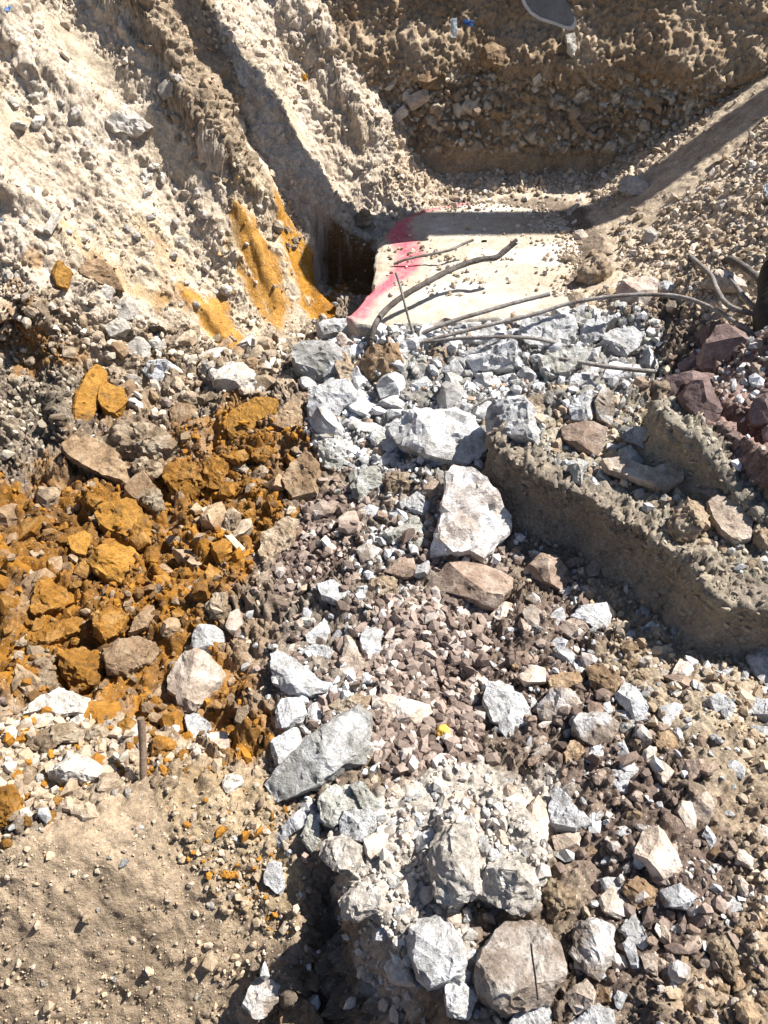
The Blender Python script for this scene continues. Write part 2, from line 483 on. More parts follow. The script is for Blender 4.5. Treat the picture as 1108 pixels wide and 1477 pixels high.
# orange clay pit
zone("-300,700 60,690 110,640 200,640 290,620 400,600 450,640 455,730 420,760 380,830 330,880 340,960 380,1000 385,1090 330,1110 240,1060 150,1020 90,1030 -300,1010", OR1, OR2, .020, .06, .009, .075, 55, .0058, [OR1, OR2, OR1, OR2, (.26, .19, .12), (.22, .13, .06)], hol=.085)
zone("100,640 200,650 260,660 230,700 130,700", (.33, .25, .17), OR2, .028, .05, .008, .03, 20, .007, [TANB, OR2])
zone("-300,1010 90,1030 150,1020 240,1060 330,1110 380,1100 380,1160 250,1150 60,1170 -300,1300", (.38, .31, .23), (.26, .20, .14), .014, .045, .008, .03, 90, .0065, [BEIGE, TANB, OR1, TANB, BEIGE, (.45, .4, .33)], hol=.03)
# concrete rubble in front of the slab, its ground darkened as shade between chunks
zone("455,500 540,480 640,470 760,455 900,440 950,470 960,540 900,600 800,590 720,600 700,680 660,700 560,700 500,690 450,640 440,560", CON2, (.17, .16, .145), .020, .045, .008, .03, 60, .0085, [CON1, CON2, CONW, CON1, (.36, .27, .2)], hol=.03)
zone("500,690 600,690 700,740 760,790 720,850 600,860 500,830 440,850 400,900 390,1000 440,1060 560,1060 540,900 480,790", (.22, .19, .16), (.17, .14, .115), .020, .04, .008, .03, 60, .008, [CON1, GRV1, CONW, GRV2, GRV1], hol=.03)
# crushed stone on brown ground, painted darker for the shade between stones
zone("430,720 510,700 520,790 470,840 400,870 395,800", (.12, .085, .07), GRV2, .012, .03, .006, .02, 120, .0085, [GRV1, GRV1, GRV2, GRVW])
zone("540,870 620,850 740,880 760,960 700,1000 690,1060 700,1100 640,1130 540,1120 535,1060", (.12, .085, .07), GRV2, .012, .03, .006, .02, 150, .0098, [GRV1, GRV1, GRV2, GRVW])
zone("700,860 830,830 900,900 860,1000 900,1080 980,1120 1060,1200 1060,1330 1000,1400 900,1477 820,1477 850,1300 800,1140 740,1100 700,1000", (.17, .13, .105), (.115, .085, .07), .016, .035, .007, .05, 72, .0060, [GRV1, GRV2, GRVW, CON1, GRV1, GRV2], hol=.035)
zone("850,820 930,830 1010,900 1108,950 1450,1000 1450,1250 1060,1220 960,1080 900,1000 860,900", (.34, .285, .21), (.235, .185, .135), .012, .035, .007, .05, 70, .0048, [BEIGE, TANB, BEIGE, TANB, TANB, CON1], hol=.025)
zone("1040,1130 1450,1150 1450,1600 1010,1600 980,1440 1060,1330", (.32, .25, .18), (.20, .15, .105), .016, .04, .008, .05, 60, .0055, [BEIGE, TANB, GRV1], hol=.04)
# pale dusty heap in the foreground
zone("600,1130 700,1100 800,1130 790,1260 770,1320 690,1320 640,1420 560,1477 500,1400 520,1330 480,1200 540,1170", (.43, .395, .355), (.30, .27, .235), .010, .05, .007, .03, 130, .0042, [(.50, .455, .41), (.44, .39, .34), (.46, .42, .37), (.54, .51, .47)], hol=.035)
# smooth sandy cut, lower left
zone("-300,1250 60,1190 160,1170 280,1150 380,1160 420,1230 430,1330 360,1420 340,1600 -300,1600", (.33, .255, .178), (.275, .21, .145), .003, .06, .005, .085, 80, .0023, [BEIGE, TANB, (.42, .33, .23)], hol=.010)
zone("250,1120 330,1110 400,1150 420,1250 430,1330 350,1330 300,1260 260,1220", (.34, .265, .175), (.25, .19, .12), .010, .03, .006, .04, 110, .0040, [BEIGE, TANB, TANB, BEIGE, OR1], hol=.025)
# ledge top, block top, right bank
zone("706,640 768,690 850,716 930,772 1002,846 1108,892 1450,900 1450,780 1100,720 1000,640 930,570 850,600 760,590", (.32, .285, .225), (.22, .195, .155), .014, .04, .008, .02, 110, .0065, [BEIGE, CON2, TANB, CON1])
zone("940,560 1000,630 1108,715 1450,760 1450,470 1090,474 1000,500", (.27, .19, .165), (.20, .135, .12), .014, .035, .006, .02, 46, .008, [GRV1, CONW, GRV2, CON1])
zone('', (.55, .46, .36), (.45, .36, .265), .009, .034, .006, .04, 120, .0062, [BEIGE, PALE, TANB, BEIGE], plan=np.concatenate([wpoly("560,262 620,300 700,288 835,288 870,330 880,390 830,420 870,450 960,440 1010,470 1100,470"), np.array([(3.7, 2.2), (3.7, 5), (0, 5)])]))
zone("868,300 925,262 1000,195 1060,130 1120,50 1180,60 1180,140 1108,175 1030,250 960,310 900,340", (.47, .39, .30), (.42, .34, .25), .003, .05, .003, .03, 10, .004, [BEIGE])
zone("110,-60 205,60 245,118 240,150 295,220 352,290 425,352 446,335 410,280 372,210 335,120 318,40 310,-60", (.34, .27, .195), (.235, .18, .125), .014, .05, .006, .03, 30, .005, [TANB, BEIGE], hol=.03)
zone("310,300 420,300 475,440 470,470 400,480 330,520 260,470 200,420 90,380 60,330 200,300 260,360", (.44, .34, .21), (.50, .43, .34), .006, .04, .004, .06, 40, .004, [PALE, BEIGE, (.42, .30, .14)], w=.6, scrape=True)
# smooth clay faces scraped by the bucket on the bank
CLAY = (.38, .20, .05)
for s_, c_ in (("394,290 416,310 448,364 494,425 480,468 446,460 422,412 406,350", OR3), ("326,298 364,312 398,372 418,448 402,478 366,454 346,380", CLAY), ("318,330 340,320 352,370 330,360", (.40, .27, .13)),
               ("468,330 540,345 545,408 462,398", OR2), ("440,410 500,408 500,440 470,466 446,440", OR1),
               ("300,470 320,462 352,500 342,512", CLAY), ("85,330 110,340 150,380 240,430 236,470 210,440 160,420 120,380", (.41, .30, .18)), ("200,320 262,372 246,412 225,392", (.42, .31, .20)), ("255,412 322,424 356,492 330,514 284,470", CLAY)):
    zone(s_, c_, tuple(np.array(c_) * .9), .0012, .05, .0015, .022, 12, .004, [PALE, c_], scrape=True)
for s_ in ("150,165 215,150 290,240 320,300 270,260 200,215", "0,120 30,150 38,190 0,200", "330,150 360,190 400,280 385,290", "500,140 520,150 530,200 505,215", "395,120 430,170 452,225 425,200", "60,10 130,60 190,130 150,130 80,70"):
    zone(s_, (.46, .39, .30), (.42, .34, .25), .003, .05, .002, .03, 8, .003, [PALE])

def blend(P, jit):
    n = len(P)
    out = {k: np.full(n, getattr(DEF, k)) for k in ('clod', 'size', 'fine', 'peb', 'psz', 'hol')}
    scr = fbm(np.stack([(P[:, 0] + P[:, 1]) * 34, (P[:, 0] - P[:, 1]) * 4, P[:, 2] * 4], 1), 4, 97) + .6 * fbm(P * 30, 3, 99)
    ca = np.tile(DEF.ca, (n, 1)).astype(float); cb = np.tile(DEF.cb, (n, 1)).astype(float); zi = np.full(n, -1)
    for k, z in enumerate(ZONES):
        lo = z.poly.min(0) - .15; hi = z.poly.max(0) + .15
        m = (P[:, 0] > lo[0]) & (P[:, 0] < hi[0]) & (P[:, 1] > lo[1]) & (P[:, 1] < hi[1])
        if not m.any(): continue
        sd = sdpoly(P[m], z.poly) + jit[m] * z.soft * 1.6
        w = sstep(-z.soft * .6, z.soft * .6, sd) * z.w
        if z.scrape: w = w * np.clip(1.3 + 1.5 * scr[m], .12, 1)
        for key in out: out[key][m] = out[key][m] * (1 - w) + getattr(z, key) * w
        ca[m] = ca[m] * (1 - w[:, None]) + z.ca * w[:, None]
        cb[m] = cb[m] * (1 - w[:, None]) + z.cb * w[:, None]
        t = zi[m]; t[w > .5] = k; zi[m] = t
    return out, ca, cb, zi

def mesh_from(name, V, Fc, smooth=True):
    me = bpy.data.meshes.new(name)
    V = np.ascontiguousarray(V, np.float32); Fc = np.ascontiguousarray(Fc, np.int32)
    nv, nf, k = len(V), len(Fc), Fc.shape[1]
    me.vertices.add(nv); me.vertices.foreach_set('co', V.ravel())
    me.loops.add(nf * k); me.loops.foreach_set('vertex_index', Fc.ravel())
    me.polygons.add(nf); me.polygons.foreach_set('loop_start', np.arange(0, nf * k, k, dtype=np.int32))
    try: me.polygons.foreach_set('loop_total', np.full(nf, k, np.int32))
    except Exception: pass
    me.polygons.foreach_set('use_smooth', np.full(nf, smooth))
    me.update(calc_edges=True)
    return me

def set_col(me, C):
    a = me.color_attributes.new('Col', 'FLOAT_COLOR', 'POINT')
    C4 = np.concatenate([C, np.ones((len(C), 1))], 1).astype(np.float32)
    a.data.foreach_set('color', C4.ravel())

def link(name, me, mat, parent=None, loc=None, **props):
    o = bpy.data.objects.new(name, me)
    COL.objects.link(o)
    if mat is not None and me is not None and not me.materials: me.materials.append(mat)
    if loc is not None: o.location = loc
    if parent is not None: o.parent = parent
    for k, v in props.items(): o[k] = v
    return o

def grid_normals(G):
    dx = np.gradient(G, axis=1); dy = np.gradient(G, axis=0)
    n = np.cross(dx, dy)
    return n / np.maximum(np.linalg.norm(n, axis=2, keepdims=True), 1e-9)

def rubble(P, size, s, w=None):
    """broken-clod relief: every cell a tilted, slightly domed piece with creases round it, two sizes mixed"""
    if w is None: w = np.stack([fbm(P * 17, 2, s + 5), fbm(P * 17 + 9, 2, s + 6), fbm(P * 17 + 19, 2, s + 7)], 1)
    sel = fbm(P * 9 + 31, 2, s + 9) > .05
    sz = np.where(sel, size * 1.5, size * .75)
    q = P / sz[:, None] + .8 * w
    f1, f2, r, off = worley(q, s)
    tilt = ((r - .5) * off * 1.3).sum(1)
    edge = sstep(0, .28, f2 - f1)
    return ((r[:, 0] * .75 + tilt + .35 * (1 - f1 * f1)) * (0.35 + .65 * edge) - .25 * (1 - edge)) * (sz / size) ** .7, r, edge

# ------------------------------------------------------------------ the ground: one dense sheet, cut into its named stretches
def spread(a, b, n, g):
    t = np.linspace(0, 1, n + 1)[1:] ** g
    return a + (b - a) * t
xs = np.concatenate([spread(-1.5, -3.6, 26, 1.7)[::-1], np.arange(-1.5, 1.72, .0053), spread(1.72, 3.7, 26, 1.7)])
_y = [.22]
while _y[-1] < 3.84: _y.append(_y[-1] + .0040 + .0011 * _y[-1])
ys = np.concatenate([spread(.22, -1.8, 24, 1.7)[::-1], np.array(_y), spread(_y[-1], 4.6, 12, 1.5)])
GX, GY = np.meshgrid(xs, ys)
gz = form(GX.ravel(), GY.ravel()).reshape(GX.shape)
G = np.stack([GX, GY, gz], 2)

def dress(G, NR=None, hol=1.0):
    """roughen a smooth sheet of ground along its normals and colour it by what the earth is there"""
    if NR is None: NR = grid_normals(G).reshape(-1, 3)
    P = G.reshape(-1, 3)
    jit = fbm(P * 14, 3, 91) * .9
    par, CA, CB, ZI = blend(P, jit)
    u = bank_u(P[:, 0], P[:, 1])
    on_bank = sstep(0.02, .2, u)
    big = fbm(P * 4.2, 3, 3) * .030 + fbm(P * 11, 3, 31) * .014
    # bucket-scrape streaks that run down the bank
    q = np.stack([(P[:, 0] + P[:, 1]) * 24, (P[:, 0] - P[:, 1]) * 2.6, P[:, 2] * 2.6], 1)
    streak = fbm(q, 4, 77) * .012
    w = np.stack([fbm(P * 17, 2, 16), fbm(P * 17 + 9, 2, 17), fbm(P * 17 + 19, 2, 18)], 1)
    r1, id1, e1 = rubble(P, par['size'], 11, w)
    r2, id2, e2 = rubble(P, par['size'] * .4, 41, w)
    patch = sstep(-.25, .35, fbm(P * 5.5, 3, 55))
    rough = np.clip(par['clod'] / .02, 0, 1.2)
    disp = big * np.clip(rough + .1, .2, 1) + streak * on_bank * np.clip(rough * 1.6, .1, 1)
    disp += par['clod'] * r1 * (.25 + .95 * patch) + par['clod'] * .5 * r2 + par['fine'] * 1.3 * fbm(P * 42, 2, 61)
    # hollows and undercut lumps on the bank
    disp += on_bank * np.clip(rough * 2, 0, 1) * (.022 * fbm(P * 6, 3, 65) + .012 * fbm(P * 24, 3, 66))
    disp += hol * par['hol'] * (fbm(P * 7.5, 4, 67) + .5 * fbm(P * 19, 3, 68))
    disp = disp * (1 - .8 * sstep(-.05, .0, sdpoly(P, SLABZ)))
    P2 = P + NR * disp[:, None]
    N2 = grid_normals(P2.reshape(G.shape)).reshape(-1, 3)
    mixv = np.clip(.5 + .9 * fbm(P2 * 9, 4, 21) + .35 * (id1[:, 1] - .5), 0, 1)[:, None]
    C = CA * mixv + CB * (1 - mixv)
    C = C * (0.82 + .36 * id1[:, 2:3]) * (0.9 + .2 * id2[:, 2:3])
    stain = sstep(.2, .5, fbm(P2 * 7.5 + 40, 4, 23))[:, None] * (u < .35)[:, None]
    leftish = sstep(-.15, -.45, P[:, 0])[:, None] * sstep(.65, .85, P[:, 1])[:, None] * sstep(2.9, 2.5, P[:, 1])[:, None]
    C = C * (1 - .6 * stain * leftish) + np.array(OR1) * .6 * stain * leftish
    dust = sstep(.05, .4, fbm(P2 * 6 + 11, 4, 29))[:, None] * leftish * (u < 0)[:, None]
    C = C * (1 - .7 * dust) + np.array((.27, .19, .12)) * .7 * dust
    return P, P2, N2, np.clip(C, .01, .8), par, ZI, jit, disp

SLABZ = zpoly("470,470 545,345 575,318 690,290 830,288 880,340 880,420 780,450", 0)
P, P2, N2, C, par, ZI, jit, disp = dress(G)
slabm = sstep(-.05, .0, sdpoly(P, SLABZ))

ny, nx = GX.shape
idx = np.arange(ny * nx).reshape(ny, nx)
quads = np.stack([idx[:-1, :-1], idx[:-1, 1:], idx[1:, 1:], idx[1:, :-1]], 2).reshape(-1, 4)
fx = P[quads[:, 0], 0]; fy = P[quads[:, 0], 1]
fP = np.stack([fx, fy], 1) + (jit[quads[:, 0]] * .03)[:, None]
region = np.zeros(len(quads), int)                          # rubble
region[sdpoly(fP, np.array(BANK)) > 0] = 1                  # bank on the left
region[(sdpoly(fP, ZONES[3].poly) > 0) & (region == 0)] = 2 # clay
region[sdpoly(fP, wpoly("-300,1250 60,1190 160,1170 280,1150 380,1160 420,1230 430,1330 360,1420 340,1600 -300,1600")) > 0] = 3
region[(sdpoly(fP, LEDGE) > -.03) | (sdpoly(fP, BLOCK) > -.03)] = 4
region[(fx > .55) & (fy > 2.25) & (region != 4)] = 5
names = ['rubble_ground', 'earth_bank', 'clay_ground', 'sandy_slope', 'earth_ledge', 'dirt_slope']
inner = (bank_u(fx, fy) > .03) & (fx > -2.2) & (fy > .9) & (fx + fy > -.3) & (fx + fy < 4.1) & (bank_u(fx, fy) < 1.2) & (sdpoly(np.stack([fx, fy], 1), RECESS) < -.06)
for k, nm in enumerate(names):
    qk = quads[(region == k) & ~inner]
    used = np.unique(qk)
    remap = np.zeros(ny * nx, np.int64); remap[used] = np.arange(len(used))
    me = mesh_from(nm, P2[used], remap[qk])
    set_col(me, C[used])
    me.normals_split_custom_set_from_vertices(N2[used].astype(np.float32))
    link(nm, me, MAT['soil'], kind='structure')

# the steep bank gets a finer sheet of its own, laid along its strike and up its fall
bu = np.arange(.0, 1.24, .0031); bs = np.arange(-.35, 4.15, .0062)
BS, BU = np.meshgrid(bs, bu)
bd = (BU / .7071 + 3.15)                       # y - x
bx = (BS - bd) / 2; by = (BS + bd) / 2
keep = (bx > -1.75) & (by > 1.0) & (by < 3.98)
bz = form(bx.ravel(), by.ravel()).reshape(bx.shape)
bP, bP2, bN2, bC, _, _, _, _ = dress(np.stack([bx, by, bz], 2)[:, :, :])
bi = np.arange(bx.size).reshape(bx.shape)
bq = np.stack([bi[:-1, :-1], bi[:-1, 1:], bi[1:, 1:], bi[1:, :-1]], 2).reshape(-1, 4)
bin_ = sdpoly(bP, RECESS) < -.004
bq = bq[keep.ravel()[bq].all(1) & bin_[bq].all(1)]
if bN2[:, 2].mean() < 0: bN2 = -bN2
used = np.unique(bq); remap = np.zeros(bx.size, np.int64); remap[used] = np.arange(len(used))
me = mesh_from('earth_bank', bP2[used], remap[bq]); set_col(me, bC[used])
me.normals_split_custom_set_from_vertices(bN2[used].astype(np.float32))
link('earth_bank', me, MAT['soil'], kind='structure')

# cut faces of the ledge and the block: sheets that run along the edge and down the face
def face_strip(name, poly, n_edge, fall):
    line = poly[:n_edge]
    L = np.concatenate([[0], np.cumsum(np.linalg.norm(np.diff(line, axis=0), axis=1))])
    s = np.arange(0, L[-1], .0052)
    E = np.stack([np.interp(s, L, line[:, k]) for k in range(2)], 1)
    for _ in range(3): E[1:-1] = (E[:-2] + 2 * E[1:-1] + E[2:]) / 4
    T = np.gradient(E, axis=0); T /= np.linalg.norm(T, axis=1, keepdims=True)
    o = np.stack([T[:, 1], -T[:, 0]], 1)
    if sdpoly(E + o * .02, poly).mean() > 0: o = -o
    zt = form(*(E - o * .115).T); zb = form(*(E + o * .035).T) - .03
    for _ in range(40): zt[1:-1] = (zt[:-2] + 2 * zt[1:-1] + zt[2:]) / 4
    hh = np.concatenate([np.linspace(-.115, -.006, 20), np.linspace(0, 1, int(fall / .005))])
    rows = []
    for h in hh:
        if h < 0: q = E + o * h; z = zt + 0.004 + .06 * (h + .0)
        else: q = E + o * (.006 + .05 * h - .03 * math.sin(h * 3.1)); z = zt * (1 - h) + zb * h
        rows.append(np.stack([q[:, 0], q[:, 1], z], 1))
    Gs = np.stack(rows, 0)
    wv = sstep(-.05, .12, hh)[:, None]
    NRs = np.stack([np.outer(wv, o[:, 0]), np.outer(wv, o[:, 1]), np.repeat(1 - wv * .9, len(E), 1)], 2)
    NRs /= np.linalg.norm(NRs, axis=2, keepdims=True)
    gP, gP2, gN, gC, gpar, gZ, *_ = dress(Gs, NRs.reshape(-1, 3), .3)
    gC = gC * .5 + np.array((.25, .225, .185)) * .5
    hz = np.repeat(hh, Gs.shape[1]); keepf = 1.0 - .62 * sstep(.05, .3, hz)
    gP2 = gP + (gP2 - gP) * keepf[:, None]
    ii = np.arange(Gs.shape[0] * Gs.shape[1]).reshape(Gs.shape[:2])
    fq = np.stack([ii[:-1, :-1], ii[:-1, 1:], ii[1:, 1:], ii[1:, :-1]], 2).reshape(-1, 4)
    me = mesh_from(name, gP2, fq); set_col(me, gC)
    link(name, me, MAT['soil'], kind='structure')
    sel = np.nonzero(RNG.random(len(gP2)) < np.where(hz < .12, .08, .05))[0]
    STRIP.append((gP2[sel], gC[sel]))
STRIP = []
face_strip('earth_ledge', LEDGE, 12, .22)
face_strip('earth_ledge', BLOCK, 7, .22)

def near_vert(x, y):
    i = np.clip(np.searchsorted(xs, x), 0, nx - 1); j = np.clip(np.searchsorted(ys, y), 0, ny - 1)
    return idx[j, i]

# the undug site round the pit, out to the horizon
def plain(name, x0, x1, y0, y1, z):
    V = [(x0, y0, z), (x1, y0, z), (x1, y1, z), (x0, y1, z)]
    link(name, mesh_from(name, V, [(0, 1, 2, 3)]), MAT['earth_far'], kind='structure')
plain('ground', -400, 400, 4.55, 400, 1.44)
plain('ground', -400, -3.55, -400, 4.55, 1.44)
plain('ground', 3.65, 400, -400, 4.55, 1.44)
plain('ground', -3.55, 3.65, -400, -1.75, .05)

# ------------------------------------------------------------------ end wall of the pit
wx = np.arange(-1.15, 2.35, .0062)
wz = np.concatenate([np.arange(-.12, .86, .0062), spread(.86, 1.46, 30, 1.2)])
WX, WZ = np.meshgrid(wx, wz)
wp = np.stack([WX, WX * 0, WZ], 2).reshape(-1, 3)
def wall_y(x, z):
    y = 3.66 + .255 * z + .04 * np.sin(3.1 * x + .6) + .12 * sstep(1.0, 2.2, x) * -1
    q = np.stack([x, x * 0, z], 1)
    y = y + .05 * fbm(q * 3.3, 3, 5) - .045 * sstep(.40, .50, z + .05 * fbm(q * 5, 2, 6)) + .06 * sstep(.5, .66, z)
    y = y + .14 * np.clip(z - .56, 0, 2)
    y = y - .015 * sstep(.17, .02, z + .02 * fbm(q * 6, 2, 8))
    return y
wp[:, 1] = wall_y(wp[:, 0], wp[:, 2])
WG = wp.reshape(*WX.shape, 3)
wn_ = -grid_normals(WG).reshape(-1, 3)
if wn_[:, 1].mean() > 0: wn_ = -wn_
zz = wp[:, 2] + .03 * fbm(wp * 5, 2, 9)
bare = sstep(.17, .11, zz)                       # smooth brown band at the foot
stony = sstep(.12, .18, zz) * sstep(.50, .40, zz)
wr1, wi1, we1 = rubble(wp, np.full(len(wp), .045), 301)
wr2, wi2, we2 = rubble(wp, np.full(len(wp), .020), 331)
wr3, wi3, we3 = rubble(wp, np.full(len(wp), .10), 361)
top = sstep(.40, .52, zz)
wd = .010 * fbm(wp * 60, 3, 71) + (.018 * stony + .010 * (1 - bare)) * wr1 * .9 + .010 * wr2 * (1 - .8 * bare) + .012 * top * wr3 + .03 * (.4 + top) * fbm(wp * 5, 3, 74) + .012 * fbm(wp * 26, 2, 75)
wp2 = wp + wn_ * wd[:, None]
earth = np.array((.33, .245, .16)); earth2 = np.array((.235, .17, .11)); stone = np.array((.50, .45, .37)); topc = np.array((.40, .32, .235))
mx = np.clip(.5 + fbm(wp * 8, 4, 81), 0, 1)[:, None]
wc = earth * mx + earth2 * (1 - mx)
isst = (stony * (wi1[:, 1] > .55) * we1)[:, None]
wc = wc * (1 - .7 * isst) + stone * (.75 + .5 * wi1[:, 2:3]) * .7 * isst
tpc = (top * np.clip(.35 + fbm(wp * 7, 3, 83), 0, 1))[:, None]
wc = wc * (1 - tpc) + topc * tpc
qd = np.arange(len(wp)).reshape(WX.shape)
wq = np.stack([qd[:-1, :-1], qd[:-1, 1:], qd[1:, 1:], qd[1:, :-1]], 2).reshape(-1, 4)
me = mesh_from('earth_wall', wp2, wq); set_col(me, np.clip(wc, .01, .8))
link('earth_wall', me, MAT['wall_soil'], kind='structure')

# ------------------------------------------------------------------ broken stone too small and too many to count
def base_pebbles(nvar, seed):
    rng = np.random.default_rng(seed)
    t = (1 + 5 ** .5) / 2
    V = np.array([(-1, t, 0), (1, t, 0), (-1, -t, 0), (1, -t, 0), (0, -1, t), (0, 1, t), (0, -1, -t), (0, 1, -t), (t, 0, -1), (t, 0, 1), (-t, 0, -1), (-t, 0, 1)]) / 1.902
    Fc = np.array([(0, 11, 5), (0, 5, 1), (0, 1, 7), (0, 7, 10), (0, 10, 11), (1, 5, 9), (5, 11, 4), (11, 10, 2), (10, 7, 6), (7, 1, 8), (3, 9, 4), (3, 4, 2), (3, 2, 6), (3, 6, 8), (3, 8, 9), (4, 9, 5), (2, 4, 11), (6, 2, 10), (8, 6, 7), (9, 8, 1)])
    out = []
    for k in range(nvar):
        W = V * (1 + rng.normal(0, .20, (12, 1))) + rng.normal(0, .10, (12, 3))
        W *= np.array([1.15, .9, .68]) * rng.uniform(.8, 1.2, 3)
        out.append(W)
    return out, Fc
PEB, PEBF = base_pebbles(24, 5)
_r8 = np.random.default_rng(9)
OCT = [np.array([(1, 0, 0), (-1, 0, 0), (0, 1, 0), (0, -1, 0), (0, 0, 1), (0, 0, -1.0)]) * _r8.uniform(.7, 1.2, (6, 1)) + _r8.normal(0, .15, (6, 3)) for _ in range(12)]
OCTF = np.array([(0, 2, 4), (2, 1, 4), (1, 3, 4), (3, 0, 4), (2, 0, 5), (1, 2, 5), (3, 1, 5), (0, 3, 5)])

def rand_rot(n, rng):
    q = rng.normal(size=(n, 4)); q /= np.linalg.norm(q, axis=1, keepdims=True)
    w, x, y, z = q.T
    return np.stack([np.stack([1 - 2 * (y * y + z * z), 2 * (x * y - z * w), 2 * (x * z + y * w)], 1),
                     np.stack([2 * (x * y + z * w), 1 - 2 * (x * x + z * z), 2 * (y * z - x * w)], 1),
                     np.stack([2 * (x * z - y * w), 2 * (y * z + x * w), 1 - 2 * (x * x + y * y)], 1)], 1)

def pebble_mesh(name, pos, rad, col, rng):
    Vs = []; Fs = []; Cs = []; off = 0
    big = rad > .0046
    for sel, B, Fb in ((big, PEB, PEBF), (~big, OCT, OCTF)):
        n = int(sel.sum())
        if not n: continue
        base = np.stack(B)[rng.integers(0, len(B), n)]
        k = base.shape[1]
        V = np.einsum('nij,nkj->nki', rand_rot(n, rng), base) * rad[sel][:, None, None] + pos[sel][:, None, :]
        Vs.append(V.reshape(-1, 3)); Fs.append((Fb[None] + (np.arange(n) * k)[:, None, None]).reshape(-1, 3) + off); Cs.append(np.repeat(col[sel], k, axis=0))
        off += n * k
    me = mesh_from(name, np.concatenate(Vs), np.concatenate(Fs), smooth=False)
    set_col(me, np.concatenate(Cs))
    return me

inview = (P[:, 0] > -1.5) & (P[:, 0] < 1.75) & (P[:, 1] > .22) & (P[:, 1] < 3.84) & (slabm < .5)
prob = np.where(inview, par['peb'] / 1000.0, 0)
prob = prob * 1.9 * (0.35 + 1.3 * sstep(-.3, .4, fbm(P * 6, 3, 203)))
pick = np.nonzero(RNG.random(len(P)) < prob)[0]
pr = par['psz'][pick] * np.exp(RNG.normal(-.08, .58, len(pick)))
pr = np.clip(pr, .0018, .019)
pc = np.zeros((len(pick), 3))
for k in range(-1, len(ZONES)):
    m = ZI[pick] == k
    pal = DEF.pcol if k < 0 else ZONES[k].pcol
    pc[m] = pal[RNG.integers(0, len(pal), m.sum())]
pc = np.clip(pc * RNG.uniform(.75, 1.25, (len(pick), 1)), .02, .8)
ppos = P2[pick] + N2[pick] * (pr * .35)[:, None]
grv = np.array([z.ca.max() < .22 for z in ZONES] + [False])[ZI[pick]]
_n = 8000
_d = np.stack([RNG.uniform(-.15, 1.3, _n), RNG.uniform(2.65, 3.62, _n), np.full(_n, .0035)], 1)
_w = .03 + .9 * sstep(.55, .95, _d[:, 0] + .25 * fbm(_d * 6, 3, 811)) + .8 * sstep(3.32, 3.5, _d[:, 1] + .12 * fbm(_d * 7, 3, 813)) + .35 * sstep(.15, .5, fbm(_d * 8, 3, 815))
_d = _d[(RNG.random(_n) < _w) & (sdpoly(_d, zpoly("500,458 524,438 540,400 545,352 575,318 610,301 690,288 830,283 930,300 960,380 930,440 800,452 640,460", 0)) > .02)]
STRIP.append((_d, np.array([BEIGE, PALE, TANB])[RNG.integers(0, 3, len(_d))]))
_sp = np.concatenate([q[0] for q in STRIP]); _sc = np.concatenate([q[1] for q in STRIP])
ppos = np.concatenate([ppos, _sp]); pc = np.concatenate([pc, np.clip(_sc * RNG.uniform(.8, 1.35, (len(_sc), 1)), .02, .8)])
pr = np.concatenate([pr, np.clip(.005 * np.exp(RNG.normal(0, .45, len(_sp))), .002, .014)]); grv = np.concatenate([grv, np.zeros(len(_sp), bool)])
link('gravel', pebble_mesh('gravel', ppos[grv], pr[grv], pc[grv], RNG), MAT['gravel'], kind='stuff', label='loose brown crushed stone filling the hollows of the rubble', category='gravel')
link('small_debris', pebble_mesh('small_debris', ppos[~grv], pr[~grv], pc[~grv], RNG), MAT['gravel'], kind='stuff', label='crumbs of soil and stone strewn over banks and rubble', category='debris')
# stones bedded in the end wall
cand = np.nonzero((stony > .4) & (RNG.random(len(wp)) < .055) & (fbm(wp * 5, 2, 207) > -.35) & (wp[:, 0] > -.7))[0]
wr = np.clip(.0085 * np.exp(RNG.normal(0, .5, len(cand))), .003, .028)
wcol = np.array([(.48, .43, .36), (.36, .31, .24), (.56, .52, .45), (.28, .22, .16)])[RNG.integers(0, 4, len(cand))] * RNG.uniform(.7, 1.1, (len(cand), 1))
link('bedded_gravel', pebble_mesh('bedded_gravel', wp2[cand], wr, wcol, RNG), MAT['gravel'], kind='stuff', label='pebbles bedded in the shaded brown end wall', category='gravel')
print('pebbles', len(pick), len(cand), 'ground verts', len(P))

def zq(x, y):
    """the smooth ground read off its grid"""
    x = np.asarray(x, float); y = np.asarray(y, float)
    i = np.clip(np.searchsorted(xs, x) - 1, 0, nx - 2); j = np.clip(np.searchsorted(ys, y) - 1, 0, ny - 2)
    u = np.clip((x - xs[i]) / (xs[i + 1] - xs[i]), 0, 1); v = np.clip((y - ys[j]) / (ys[j + 1] - ys[j]), 0, 1)
    return (gz[j, i] * (1 - u) + gz[j, i + 1] * u) * (1 - v) + (gz[j + 1, i] * (1 - u) + gz[j + 1, i + 1] * u) * v
_hit0 = hit
def hit(px, py): return _hit0(px, py, zq)

